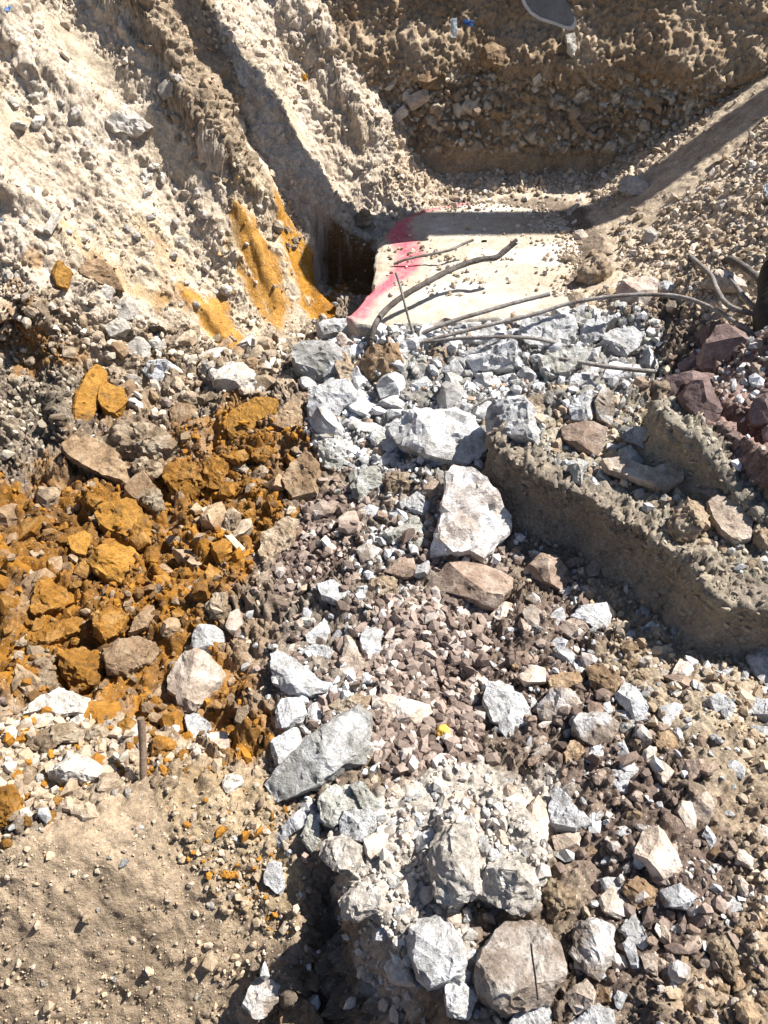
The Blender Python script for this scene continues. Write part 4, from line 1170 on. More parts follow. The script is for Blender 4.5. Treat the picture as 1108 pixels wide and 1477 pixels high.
N|.4|clay_clod|long brown clay slab sloping below the ochre plate|86,646 104,626 129,629 160,648 175,669 204,695 196,714 172,708 132,684 104,665
D|.35|soil_clod|grey-brown rubble mound right of the ochre plate|132,633 169,608 221,611 256,640 265,652 233,665 196,665 172,662
D|.55|soil_clod|small grey clod at the mound's lower edge|187,670 209,660 234,670 237,683 215,696 196,687
O|.5|clay_clod|orange clod with a flat grey top over a dark hollow|233,683 252,663 282,675 296,701 282,723 264,727 246,708
O|.5|clay_clod|upright brown-orange block right of the flat-topped clod|295,670 316,660 329,673 322,708 298,708
Y_|.3|clay_clod|smooth orange face in the middle of the clay|135,741 160,731 196,723 207,747 222,765 228,778 196,785 172,776 147,769
D|.6|soil_clod|grey lump with a dark cave on the smooth orange face|196,719 215,700 234,707 240,735 230,751 212,739
Y|.5|clay_clod|big dark ochre lump with slick face below the orange face|128,815 140,795 165,785 195,792 206,815 196,841 172,847 150,841 135,829
Y_|.3|clay_clod|small slick ochre face left of the dark ochre lump|98,778 123,767 133,775 126,806 104,800
O|.6|clay_clod|small orange crumb left above the smooth orange face|123,719 138,712 148,722 138,736 126,730
O|.5|clay_clod|orange crumb right above the smooth orange face|147,716 172,709 185,722 166,736
V|.6|soil_clod|large tan clod above the smooth orange sheet|303,541 322,531 353,531 375,551 378,569 362,585 334,579 313,564
D|.5|soil_clod|curved grey-brown clod under the large tan clod|282,575 303,565 325,565 344,581 344,600 331,601 316,585 291,585
N|.55|clay_clod|brown clod in the shade left of the orange sheet|244,594 254,585 282,589 286,600 267,616 248,619
Y_|.2|clay_clod|smooth bright orange sheet beside the concrete|334,597 365,577 402,580 399,597 371,613 362,628 334,638 325,615
N_|.35|clay_clod|brown clay shard over the hollow by the orange sheet|389,612 420,580 439,597 432,619 414,625
N_|.35|clay_clod|tall brown clay slab standing at the gravel's edge|408,695 426,669 448,651 461,676 458,717 426,733
D|.5|soil_clod|small grey lump among the orange crumbs, left of its neighbour|331,676 346,666 363,676 356,687
D|.5|soil_clod|oblong grey lump among the orange crumbs, nearer the clay slab|356,692 380,669 390,680 371,699
O|.5|clay_clod|long orange crumb below the smooth sheet|320,655 353,651 363,661 346,671 325,665
O|.5|clay_clod|orange crumb below the brown shard|362,649 389,645 400,652 383,668 365,665
T_|.3|clay_clod|tan and orange slab leaning between clay and gravel|374,805 383,775 411,750 430,750 426,775 405,800 383,821
D|.55|soil_clod|grey round clod right of the pale lath|319,744 334,734 351,744 346,769 331,776 319,760
O|.55|clay_clod|small orange knob right of the grey round clod|350,741 365,734 372,750 359,760
O|.6|clay_clod|large bright orange clod below a dark hollow, lower left|83,950 104,944 117,934 135,944 148,947 148,972 141,991 123,1000 104,997 92,975
O|.5|clay_clod|faceted orange clod near the left edge under a shaded overhang|43,871 55,843 71,833 102,861 98,875 74,884 55,893 46,887
E|.5|boulder|tan-brown rock with flat top under the white-grey stone|242,978 261,953 282,940 307,952 326,975 319,991 303,1006 300,1021 282,1031 261,1028 255,1009 242,997
W|.6|stone|white-grey stone stained orange at the edge of the clay|275,935 285,907 307,903 326,917 322,939 307,948 285,942
D|.55|soil_clod|grey-brown clod above the orange-stained white stone|295,880 307,857 328,857 335,883 322,902 301,896
R|.55|stone|pinkish white stone right of the orange-stained one|326,908 334,885 345,879 351,900 338,919
C_|.3|stone|bluish-grey slab stone below the tan-brown rock|265,1033 285,1035 305,1049 295,1068 285,1080 273,1062
E_|.3|stone|beige slab stone right of the bluish-grey slab|298,1061 325,1057 332,1076 325,1099 301,1086
N|.5|soil_clod|dark brown crumbly clod right of the bright orange clod|150,938 172,925 209,928 234,938 221,961 184,979 153,976
V|.3|soil_clod|pale flat clod below the bright orange clod|31,1033 55,1009 86,995 129,1012 133,1028 92,1034 61,1028
D|.45|soil_clod|greenish-grey clod left of the wooden stake|31,1076 61,1054 101,1044 133,1055 123,1074 86,1077 67,1096 46,1086
V|.5|soil_clod|tan clod overhanging a shadow at the top of the sandy slope|67,1116 83,1103 123,1095 151,1104 147,1123 117,1129 80,1126
O|.6|clay_clod|orange clod cut by the left edge above the sandy slope|-4,1136 18,1133 30,1148 28,1174 15,1189 -8,1194 -20,1160
O|.6|clay_clod|small orange lump left of the wooden stake|169,1045 181,1035 197,1042 197,1062 178,1065
O|.5|clay_clod|orange clod above the dark hollow, lower left|132,886 160,876 172,883 185,892 175,915 153,930 135,915
O|.4|clay_clod|long orange clod left of the dark hollow|46,923 74,900 104,891 130,895 123,911 92,924 61,939 46,933
N|.4|clay_clod|tan-orange slanting clod right of the dark hollow|184,917 196,892 221,870 225,889 212,908
D|.5|soil_clod|dark clod left of the bright orange clod, lower of two|40,990 58,971 80,968 87,990 68,1004 46,1004
D|.5|soil_clod|dark clod left of the bright orange clod, upper of two|37,953 55,946 78,953 74,970 46,970
N_|.35|clay_clod|brown clay slab jutting from the left bank over a shadow|107,392 126,375 144,375 172,406 182,423 153,414
Y_|.35|clay_clod|scraped orange clay face left of the jutting slab|74,392 83,375 105,395 98,420 80,414
V|.6|soil_clod|leftmost lump of the pale cluster above the white stone|178,505 196,485 216,498 216,514 196,521
V|.6|soil_clod|middle lump of the pale cluster above the white stone|212,492 227,482 240,498 227,512
V|.6|soil_clod|small round lump right of the pale cluster|270,495 279,488 285,498 276,506
V|.5|soil_clod|pale fist-sized clod below the jutting clay slab|165,440 185,427 199,445 190,466 170,461
V|.5|soil_clod|pale small clod left under the jutting clay slab|140,420 152,407 166,416 160,433 145,435
V|.45|soil_clod|smooth sandy hump on the upper left bank|150,172 170,159 192,166 217,186 200,199 165,191
V|.6|stone|light grey stone under the soil shelf on the bank|231,125 240,116 253,120 250,139 236,143
D|.6|stone|dark round stone at the corner above the shaded clay cut|512,312 522,302 535,306 538,320 528,330 514,326
V|.55|soil_clod|lump with orange stain at the left, left bank's foot|150,470 170,458 190,470 180,486 158,486
"""
for k, row in enumerate([q for q in HEROES.strip().split('\n') if q]):
    hero(row, 100 + k)
WALL_ROCKS = """
E|.5|stone|largest pale stone bedded in the end wall, left side|584,142 600,132 616,127 620,145 594,161
E|.5|stone|pale stone left below the largest one in the end wall|561,170 584,150 590,165 569,181
N|.5|stone|brown stone above the largest one in the end wall|601,115 614,96 632,115 614,126
N|.5|soil_clod|dark block with a crack above it high in the end wall|692,72 712,62 729,70 726,95 696,95
V|.5|soil_clod|sunlit knob of earth below the bucket tip|816,50 828,48 832,70 826,84 819,76
"""
for k, row in enumerate([q for q in WALL_ROCKS.strip().split('\n') if q]):
    c = pp(row.split('|')[4]).mean(0)
    y0 = 3.75
    for _ in range(6):
        w = at_y(c[0], c[1], y0); y0 = float(wall_y(np.array([w[0]]), np.array([w[2]]))[0])
    hero(row, 400 + k, fixed_y=y0 - .02)

# ------------------------------------------------------------------ loose stones one could still count: a few shared shapes, many copies
HA = np.array(HERO_AT)
def stone_variants(name, mats, n, seed, rough=.06):
    out = []
    rng = np.random.default_rng(seed)
    for k in range(n):
        a = np.sort(rng.uniform(0, 2 * math.pi, rng.integers(5, 8)))
        a = np.linspace(0, 2 * math.pi, len(a), endpoint=False) + rng.uniform(-.3, .3, len(a))
        r = rng.uniform(.75, 1.15, len(a)) * np.where(np.abs(np.cos(a)) > .7, 1.15, .85)
        ol = np.stack([np.cos(a) * r, np.sin(a) * r], 1) * .02; hv = rng.uniform(.5, .95) * .02
        me = rock_mesh(name, ol, hv, seed * 31 + k, 16, 6, rough, 'clod', 26) if rough > .075 else cut_stone(name, ol, hv, seed * 31 + k, 15, rough * .9, False, 18 if rough < .07 else 32)
        me.materials.append(MAT[mats[k % len(mats)]])
        out.append(me)
    return out

def scatter(name, label, cat, group, poly, n, rmin, rmax, mats, seed, rough=.06, avoid=.8):
    rng = np.random.default_rng(seed)
    vs = stone_variants(name, mats, max(6, len(mats) * 2), seed, rough)
    poly = wpoly(poly) if isinstance(poly, str) else poly
    lo, hi = poly.min(0), poly.max(0)
    got = []
    tries = 0
    while len(got) < n and tries < 60:
        tries += 1
        c = rng.uniform(lo, hi, (400, 2))
        c = c[sdpoly(c, poly) > .005]
        for x, y in c:
            r = rmin * (rmax / rmin) ** (rng.random() ** 1.8)
            if ((HA[:, 0] - x) ** 2 + (HA[:, 1] - y) ** 2 < (HA[:, 2] * avoid + r * .5) ** 2).any(): continue
            if any((x - a) ** 2 + (y - b) ** 2 < (.75 * (r + q)) ** 2 for a, b, q in got): continue
            got.append((x, y, r))
            if len(got) >= n: break
    for x, y, r in got:
        v = near_vert(x, y)
        p = P2[v] + N2[v] * r * .1
        k = rng.integers(len(vs))
        o = link(name, vs[k], None, loc=p, category=cat, group=group)
        o.rotation_euler = rng.uniform(-.7, .7, 2).tolist() + [rng.uniform(0, 6.28)]
        rs = r / .02
        o.scale = (rs * rng.uniform(.85, 1.2), rs * rng.uniform(.8, 1.1), rs * rng.uniform(.75, 1.1))
        # say which one: by its tone, its size and the named piece nearest to it in the picture
        px, py = to_px(p)
        tone = TONE[mats[k % len(mats)]]
        sizes = 'tiny' if r < rmin * 1.35 else ('small' if r < rmin * 1.9 else 'sizeable')
        hd = (HPX[:, 0] - px) ** 2 + (HPX[:, 1] - py) ** 2
        near = [q for q in np.argsort(hd)[:6] if len(HERO_PX[q][2].split()) <= 11] or [int(np.argmin(hd))]
        hx, hy, hl = HERO_PX[near[0]]
        dx, dy = px - hx, py - hy
        wh = ('right of' if dx > 0 else 'left of') if abs(dx) > abs(dy) else ('below' if dy > 0 else 'above')
        words = hl.replace(',', '').split()
        o['label'] = ' '.join([sizes, tone, label, wh, 'the'] + words[:15 - 3 - len((label + ' ' + wh).split())])[:200]
        SCAT.append((px, o))

SCAT = []
def to_px(p):
    q = np.asarray(p) - CAM
    k = math.sqrt(.5)
    d = (q[1] - q[2]) * k; u = (q[1] + q[2]) * k
    return 554 + F * q[0] / d, 738.5 - F * u / d
TONE = {'C': 'grey', 'W': 'white', 'G': 'dark-grey', 'L': 'grey-green', 'B': 'brown', 'P': 'purple-brown', 'E': 'beige', 'K': 'brown-white', 'T': 'tan', 'V': 'pale', 'D': 'grey-brown', 'O': 'orange', 'N': 'dull-brown'}
HPX = np.array([(a, b) for a, b, c in HERO_PX])

scatter('concrete_fragment', 'concrete fragment', 'concrete', 'concrete fragments at the broken slab edge',
        "455,500 540,485 640,480 760,462 880,450 950,480 930,560 850,590 720,600 690,690 560,690 500,690 450,630 440,560", 130, .014, .046, ['C', 'C', 'L', 'W', 'C'], 11)
scatter('slab_edge_chunk', 'chunk', 'concrete', 'chunks broken from the slab edge',
        "470,466 530,470 600,462 700,452 780,446 860,442 880,462 780,470 700,482 600,492 520,500 480,490", 30, .026, .055, ['C', 'W', 'C'], 44, .06, .3)
scatter('half_buried_stone', 'stone', 'stone', 'stones in the sandy slope',
        "20,1260 160,1190 330,1180 400,1230 400,1330 330,1440 20,1460", 24, .005, .014, ['T', 'V', 'E', 'W'], 45, .07)
scatter('shelf_clod', 'clod', 'soil', 'clods along the soil shelf',
        "190,50 215,60 262,125 255,150 310,218 372,290 440,345 430,372 345,305 280,235 228,165 232,130", 40, .016, .042, ['T', 'D', 'T', 'V'], 41, .11)
scatter('shelf_clod', 'clod', 'soil', 'clods on the upper left bank',
        "0,40 60,100 150,190 230,215 330,310 300,340 180,260 60,230 0,200", 22, .016, .036, ['V', 'V', 'V'], 42, .10)
scatter('concrete_fragment', 'concrete fragment', 'concrete', 'larger concrete fragments at the broken slab edge',
        "470,500 540,490 640,490 760,475 880,465 950,490 930,550 850,580 720,590 690,670 560,680 500,670 460,620 450,560", 46, .034, .060, ['C', 'W', 'C', 'C'], 31, .07, .45)
scatter('concrete_fragment', 'rubble fragment', 'concrete', 'fragments between clay and gravel',
        "470,690 600,690 640,800 600,870 540,900 530,1050 440,1060 390,1010 400,920 450,850 520,800", 70, .010, .028, ['C', 'W', 'L', 'E', 'B'], 12)
scatter('gravel_stone', 'stone', 'stone', 'loose stones in the lower right gravel',
        "720,880 860,840 900,900 1000,1000 1060,1200 1060,1340 1000,1430 880,1470 830,1470 850,1300 800,1140 720,1060", 150, .009, .036, ['E', 'B', 'C', 'B', 'N', 'K', 'W'], 13)
scatter('loose_stone', 'stone', 'stone', 'pale stones on the soil below the ledge',
        "900,860 1010,905 1108,960 1108,1200 1050,1200 960,1080 910,960", 50, .007, .018, ['C', 'W', 'E'], 14)
scatter('loose_stone', 'stone', 'stone', 'stones in the foreground pile',
        "470,1170 620,1140 760,1120 790,1250 760,1330 680,1330 690,1477 600,1477 560,1400 500,1300", 90, .008, .032, ['W', 'V', 'C', 'E'], 15)
scatter('ledge_fragment', 'fragment', 'stone', 'fragments along the ledge lip',
        "712,640 735,655 780,685 850,708 885,735 935,765 1000,820 1010,840 1045,872 1108,885 1108,860 1050,845 1000,795 930,740 860,690 780,660 735,625", 80, .013, .045, ['T', 'L', 'E', 'C', 'G'], 43, .07)
scatter('loose_stone', 'fragment', 'stone', 'fragments on the earth ledge',
        "730,650 780,600 900,600 1000,690 1108,760 1108,880 1010,835 930,765 850,705 780,690", 60, .008, .024, ['T', 'L', 'C', 'E'], 16)
scatter('loose_stone', 'stone', 'stone', 'stones on the high block',
        "985,560 1060,545 1108,540 1108,700 1040,640", 26, .008, .020, ['P', 'W', 'E', 'P'], 17)
scatter('clay_crumb', 'lump', 'clay', 'orange lumps in the clay ground',
        "0,710 110,680 260,700 440,640 450,720 380,830 330,890 340,980 370,1080 240,1060 90,1030 0,1010", 170, .015, .050, ['O', 'N', 'O', 'D', 'N', 'T', 'O', 'N'], 18, .0749)
scatter('soil_lump', 'lump', 'soil', 'lumps at the foot of the left bank',
        "0,440 150,440 300,480 430,500 440,600 330,590 190,600 130,530 60,560 0,640", 130, .016, .052, ['T', 'D', 'V', 'T', 'N'], 19, .0748)
scatter('soil_lump', 'clod', 'soil', 'clods at the top of the sandy slope',
        "0,1020 150,1030 330,1110 380,1130 260,1150 60,1180 0,1260", 60, .010, .034, ['V', 'T', 'T', 'D', 'O'], 20, .09)
scatter('dirt_lump', 'lump', 'soil', 'lumps on the right dirt slope',
        "830,400 900,300 1000,270 1108,220 1108,470 1010,460 900,450 850,440", 90, .010, .030, ['T', 'V', 'T'], 21, .10)
scatter('dirt_lump', 'lump', 'soil', 'lumps at the far end of the slab',
        "545,330 590,285 700,272 850,270 900,290 850,292 700,288 600,302", 40, .009, .024, ['T', 'V'], 22, .10)
scatter('soil_lump', 'lump', 'soil', 'lumps on the steep left bank',
        "0,250 120,200 250,300 360,420 300,450 150,420 0,420", 26, .014, .030, ['V', 'V'], 23, .09)
scatter('loose_stone', 'stone', 'stone', 'stones along the lower right edge',
        "1060,1200 1108,1200 1108,1477 1000,1477 1060,1350", 40, .010, .034, ['T', 'E', 'N'], 24, .08)

by = {}
for px, o in SCAT: by.setdefault(o['label'], []).append((px, o))
for lab, it in by.items():
    if len(it) < 2: continue
    it.sort(key=lambda q: q[0])
    m = len(it)
    for k, (px, o) in enumerate(it):
        w = ('left-hand', 'right-hand')[k] if m == 2 else ('leftmost' if k == 0 else 'rightmost' if k == m - 1 else ('second', 'third', 'fourth', 'fifth', 'sixth', 'seventh', 'eighth', 'ninth', 'tenth', 'eleventh', 'twelfth', 'thirteenth', 'fourteenth')[min(k - 1, 12)] + '-from-left')
        o['label'] = w + ' ' + lab

# ------------------------------------------------------------------ the concrete slab with its line of red paint
SLABPX = pp("500,458 510,448 524,438 538,415 541,380 545,352 558,333 575,318 610,301 690,288 830,283 930,300 960,380 930,440 860,446 800,453 770,450 735,459 700,455 660,464 640,460 610,470 590,466 560,474 535,468 515,470")
sw = at_z(SLABPX[:, 0], SLABPX[:, 1], np.zeros(len(SLABPX)))[:, :2]
ctr = np.array([.42, 3.12])
D = []
for k in range(len(sw)):
    a = sw[k]; b = sw[(k + 1) % len(sw)]
    for t in np.linspace(0, 1, 13)[:-1]: D.append(a * (1 - t) + b * t)
D = np.array(D) - ctr
ang = np.arctan2(D[:, 1], D[:, 0]); rad = np.hypot(D[:, 0], D[:, 1]); o_ = np.argsort(ang)
ns, nr = 420, 130
th = np.linspace(-math.pi, math.pi, ns, endpoint=False)
rr = np.interp(th, ang[o_], rad[o_], period=2 * math.pi)
rr = rr * (1 + .012 * fbm(np.stack([np.cos(th) * 14, np.sin(th) * 14, th * 0], 1), 3, 501))
lv = [(r, 0.0) for r in np.linspace(.02, .985, nr)] + [(.993, -.001), (1.0, -.010), (1.006, -.03), (1.0, -.08), (.995, -.15), (1.005, -.22), (.99, -.32)]
V = []
for r, z in lv:
    V.append(np.stack([ctr[0] + np.cos(th) * rr * r, ctr[1] + np.sin(th) * rr * r, np.full(ns, z)], 1))
V = np.concatenate(V)
edge = np.repeat(np.array([r for r, z in lv]), ns)
V[:, 2] += .004 * fbm(V * 5, 3, 503) + .0022 * fbm(V * 60, 3, 505) - .012 * sstep(.93, 1.0, edge) * np.clip(fbm(V * 16, 3, 506) + .35, 0, 1)
side = (edge > .988)
V[side, 0] += .014 * fbm(V[side] * 22, 3, 507); V[side, 1] += .014 * fbm(V[side] * 22 + 7, 3, 508)
ii = np.arange(len(V)).reshape(len(lv), ns); jj = np.roll(ii, -1, 1)
fq = np.stack([ii[:-1], ii[1:], jj[1:], jj[:-1]], 2).reshape(-1, 4)
m1 = np.clip(.5 + 1.1 * fbm(V * np.array([3, 9, 5]), 4, 511), 0, 1)[:, None]
sc = np.array((.52, .47, .40)) * m1 + np.array((.42, .36, .28)) * (1 - m1)
wht = sstep(.15, .45, fbm(V * np.array([4, 7, 4]) + 3, 4, 513) + .35 * np.exp(-((V[:, 0] - .75) ** 2 + (V[:, 1] - 2.95) ** 2) / .03))[:, None]
sc = sc * (1 - .7 * wht) + np.array((.66, .63, .58)) * .7 * wht
grit = sstep(.22, .5, fbm(V * 24, 4, 515))[:, None]
sc = sc * (1 - .4 * grit) + np.array((.33, .26, .18)) * .4 * grit
con = side[:, None] * 1.0
sc = sc * (1 - con) + np.array((.36, .33, .29)) * con
pl = pp("668,294,8 640,298,10 612,303,12 585,311,20 574,322,30 577,338,34 584,352,34 592,366,34 588,382,32 575,397,26 560,410,20 545,420,20 530,429,26 522,440,34 516,452,30")
plw = at_z(pl[:, 0], pl[:, 1], np.zeros(len(pl)))
pd_, pt_ = dpolyline(V, plw[:, :2])
dep = (np.linalg.norm(plw - CAM, axis=1))
pwid = np.interp(pt_, np.linspace(0, 1, len(pl)), pl[:, 2] * .62 * dep / F)
pm = sstep(1.3, .35, pd_ / pwid + .22 * fbm(V * 40, 3, 521)) * np.clip(.78 + .5 * fbm(V * 70, 3, 523), .2, .9)
pm = (pm * (V[:, 2] > -.03))[:, None]
sc = sc * (1 - pm) + np.array((.56, .09, .15)) * pm
me = mesh_from('concrete_slab', V, fq); set_col(me, np.clip(sc, .01, .8))
link('concrete_slab', me, soil_material('slab_concrete', 1.3, False), label='flat dusty concrete slab with a red sprayed line across its left end', category='slab')

# ------------------------------------------------------------------ reinforcing bars
def tube(name, pts, rad, mat, rib=.07, pitch=.010, sides=9, taper=None):
    Pn = np.array(pts, float)
    # smooth the way through the points
    seg = []
    ext = np.concatenate([[2 * Pn[0] - Pn[1]], Pn, [2 * Pn[-1] - Pn[-2]]])
    for k in range(1, len(ext) - 2):
        p0, p1, p2, p3 = ext[k - 1:k + 3]
        for t in np.linspace(0, 1, 24)[:-1]:
            seg.append(.5 * (2 * p1 + (p2 - p0) * t + (2 * p0 - 5 * p1 + 4 * p2 - p3) * t * t + (3 * p1 - p0 - 3 * p2 + p3) * t ** 3))
    seg.append(Pn[-1]); seg = np.array(seg)
    L = np.concatenate([[0], np.cumsum(np.linalg.norm(np.diff(seg, axis=0), axis=1))])
    n = max(8, int(L[-1] / (pitch / 3)))
    s = np.linspace(0, L[-1], n)
    C = np.stack([np.interp(s, L, seg[:, k]) for k in range(3)], 1)
    T = np.gradient(C, axis=0); T /= np.linalg.norm(T, axis=1, keepdims=True)
    A = np.cross(T, (.3, .5, .81)); A /= np.linalg.norm(A, axis=1, keepdims=True)
    B = np.cross(T, A)
    V = []; base = C[0].copy()
    for k in range(n):
        r = rad * (1 + (rib if k % 3 == 0 else 0)) * (1 + .04 * math.sin(k * .37))
        if taper: r *= 1 + (taper - 1) * k / n
        for j in range(sides):
            a = 2 * math.pi * j / sides
            V.append(C[k] - base + (A[k] * math.cos(a) + B[k] * math.sin(a)) * r)
    V.append(C[0] - base); V.append(C[-1] - base)
    fc = []
    for k in range(n - 1):
        for j in range(sides):
            j2 = (j + 1) % sides
            fc.append((k * sides + j, k * sides + j2, (k + 1) * sides + j2, (k + 1) * sides + j))
    for j in range(sides):
        j2 = (j + 1) % sides
        fc.append((n * sides, j2, j)); fc.append((n * sides + 1, (n - 1) * sides + j, (n - 1) * sides + j2))
    me = bpy.data.meshes.new(name); me.from_pydata([tuple(v) for v in V], [], fc)
    me.polygons.foreach_set('use_smooth', np.ones(len(me.polygons), bool)); me.update(); me.set_sharp_from_angle(angle=R(50))
    return link(name, me, mat, loc=tuple(base))

def bar(label, s, rad, mat='steel_bar', name='rebar', cat='rebar', **kw):
    q = pp(s)
    w = at_z(q[:, 0], q[:, 1], q[:, 2])
    o = tube(name, w, rad, MAT[mat], **kw)
    o['label'] = label; o['category'] = cat
    if name == 'rebar': o['group'] = 'bars sticking out of the broken slab'
    return o
b1 = bar('thick dark bar bent upward, crossing the slab', "529,515,-.06 535,490,.0 543,466,.04 558,446,.06 585,425,.08 620,405,.095 655,387,.10 690,375,.11 714,372,.12 728,362,.14 746,347,.17", 0.0106, 'steel_dark')
tipm = rock_mesh('cut_end', np.stack([np.cos(np.linspace(0, 6.28, 9)[:-1]), np.sin(np.linspace(0, 6.28, 9)[:-1])], 1) * .0135, .006, 3, 14, 5, .04)
tw = at_z(np.array([745.]), np.array([348.]), np.array([.168]))[0]
te = link('cut_end', tipm, MAT['bucket_edge'], b1); te.location = Vector(tw) - b1.location
bar('thin bar leaning over the red paint line', "568,381,.01 590,373,.03 620,367,.04 648,361,.055 668,352,.065 683,346,.075", 0.0053)
bar('thin upright bar crossing the thick bar', "597,486,-.02 590,462,.06 583,435,.12 577,412,.16 571,393,.20", 0.0044)
bar('middle bar from the rubble toward the slab\'s right side', "588,492,-.02 620,476,.02 660,461,.05 700,449,.07 745,436,.085 793,424,.10", 0.0076)
bar('longest bar, arching right to the brown boulders', "590,498,-.02 640,485,.02 700,470,.05 768,454,.08 820,438,.11 880,428,.14 935,425,.16 985,429,.18 1030,446,.20 1062,466,.22 1100,489,.22", 0.0070)
bar('lower bar that dips back into the concrete rubble', "586,497,-.02 620,493,.02 665,488,.05 715,486,.065 760,487,.06 790,492,.045 816,499,.02", 0.0061)
bar('short loose bar lying on the grey rubble', "799,516,.05 835,522,.055 870,528,.06 910,533,.065 944,536,.07", 0.0072)
bar('hooked bar bending over the tan boulder at the right', "995,369,.16 1012,384,.19 1026,398,.21 1033,415,.22 1045,435,.23 1062,446,.24 1098,456,.24", 0.0081)
bar('straight bar beside the hooked bar at the right edge', "1040,386,.19 1055,404,.21 1070,424,.23 1083,439,.24 1097,453,.25", 0.0076)
bar('thickest dark bar at the right edge', "1044,378,.22 1054,374,.24 1072,384,.25 1088,396,.26 1106,414,.27", 0.0115, 'steel_dark')
bar('stub of wire under the cylinder-shaped concrete', "668,598,.0 685,586,.02 700,577,.035 711,573,.04", 0.0043)
bar('thin wire sticking up from the pale chunk at the bottom edge', "776,1442,.02 774,1425,.055 771,1400,.10 768,1380,.135 766,1360,.165", .0016, 'steel_dark', 'wire', 'wire', rib=0, sides=6)
bar('thin broken root hanging on the end wall face', "700,70,.60 704,78,.59 711,84,.58", .002, 'lath', 'root', 'root', rib=0, sides=5)
q = hit(206, 1085)[0]
stake = bar('dark wooden stake standing in soil at the left', "209,1143,-.10 207,1110,-.055 206,1075,-.015 203,1036,.04", .0085, 'wood', 'wooden_stake', 'stake', rib=.05, pitch=.02, taper=.9)

def box_between(name, a, b, w, h, mat, parent=None, seed=1, up=(0, 0, 1.0)):
    a = np.array(a, float); b = np.array(b, float)
    d = b - a; L = np.linalg.norm(d); d /= L
    s = np.cross(d, up); s /= np.linalg.norm(s); u = np.cross(s, d)
    bm = bmesh.new()
    rng = np.random.default_rng(seed)
    n = 10; rings = []
    for k in range(n + 1):
        c = d * L * k / n
        j = rng.normal(0, .03, (4, 2))
        rings.append([bm.verts.new(c + s * (x + q_[0]) * w / 2 + u * (y + q_[1]) * h / 2) for (x, y), q_ in zip(((-1, -1), (1, -1), (1, 1), (-1, 1)), j)])
    for k in range(n):
        for j in range(4):
            j2 = (j + 1) % 4
            bm.faces.new((rings[k][j], rings[k][j2], rings[k + 1][j2], rings[k + 1][j]))
    bm.faces.new(rings[0][::-1]); bm.faces.new(rings[-1])
    bmesh.ops.recalc_face_normals(bm, faces=bm.faces)
    bmesh.ops.bevel(bm, geom=[e for e in bm.edges if e.calc_face_angle(0) > .8], offset=min(w, h) * .08, segments=1, affect='EDGES')
    me = bpy.data.meshes.new(name); bm.to_mesh(me); bm.free()
    return link(name, me, mat, parent, loc=tuple(a))
la = hit(297, 746)[0] + np.array((0, 0, .035)); lb = hit(352, 806)[0] + np.array((0, 0, .03))
o = box_between('wooden_lath', la, lb, .020, .016, MAT['lath'], seed=4); o['label'] = 'pale dusty lath lying across the orange clay'; o['category'] = 'wood'
la = hit(67, 341)[0] + np.array((.01, -.01, .02)); lb = hit(84, 314)[0] + np.array((.01, -.01, .02))
o = box_between('stone', la, lb, .024, .022, MAT['V'], seed=5); o['label'] = 'short pale rod-shaped stone on the left bank'; o['category'] = 'stone'

# ------------------------------------------------------------------ litter
def sheet(name, pts, lift, mat, label, cat, seed=0, y=None, n=9):
    """a crumpled thin piece with a little thickness"""
    Q = pp(pts)
    w = np.array([at_y(a, b, y) if y is not None else hit(a, b)[0] + np.array((0, -.2, 1.0)) * lift for a, b in Q])
    bm = bmesh.new()
    gv = []
    rng = np.random.default_rng(seed)
    for i in range(n):
        row = []
        for j in range(n):
            u, v = i / (n - 1), j / (n - 1)
            p = (w[0] * (1 - u) + w[1] * u) * (1 - v) + (w[3] * (1 - u) + w[2] * u) * v
            p = p + rng.normal(0, .0016, 3) + np.array((0, -.006, .004)) * math.sin(u * 5 + seed) * math.sin(v * 4)
            row.append(bm.verts.new(p - w.mean(0)))
        gv.append(row)
    for i in range(n - 1):
        for j in range(n - 1): bm.faces.new((gv[i][j], gv[i + 1][j], gv[i + 1][j + 1], gv[i][j + 1]))
    bmesh.ops.solidify(bm, geom=bm.faces[:], thickness=.0015)
    me = bpy.data.meshes.new(name); bm.to_mesh(me); bm.free()
    return link(name, me, mat, loc=tuple(w.mean(0)), label=label, category=cat)
wy = float(wall_y(np.array([.36]), np.array([.63]))[0]) - .075
sheet('plastic_strip', "650,27 660,26 658,55 651,54", 0, MAT['paper'], 'pale blue-white plastic strip hanging on the end wall', 'litter', 2, wy)
sheet('plastic_scrap', "668,28 684,30 682,38 667,36", 0, MAT['blue'], 'blue plastic scrap beside the hanging strip', 'litter', 3, wy)
sheet('paper_scrap', "1098,276 1116,277 1116,296 1100,296", .03, MAT['paper'], 'white paper scrap at the right edge of the dirt slope', 'litter', 4)
sheet('plastic_scrap', "7,12 18,10 22,26 12,30", .03, MAT['blue'], 'blue-white plastic scrap at the top left of the bank', 'litter', 5)
sheet('leaf', "436,114 444,115 445,124 437,125", .022, MAT['leaf'], 'small yellow leaf on the upper left bank', 'leaf', 6)
sheet('paper_scrap', "-4,322 10,324 9,331 -4,330", .025, MAT['paper'], 'white scrap at the left edge of the bank', 'litter', 7)
MAT['F'] = MAT['foam']; CATS['foam_lump'] = 'foam'; CATS['black_hose_end'] = 'hose'
hero("F|.6|foam_lump|small yellow foam lump on the dark gravel|626,1061 632,1048 639,1043 648,1050 655,1061 648,1070 634,1066", 611)
hero("E|.5|stone|small yellowish stone on the pale dusty heap|666,1158 676,1154 686,1160 682,1168 670,1166", 612)
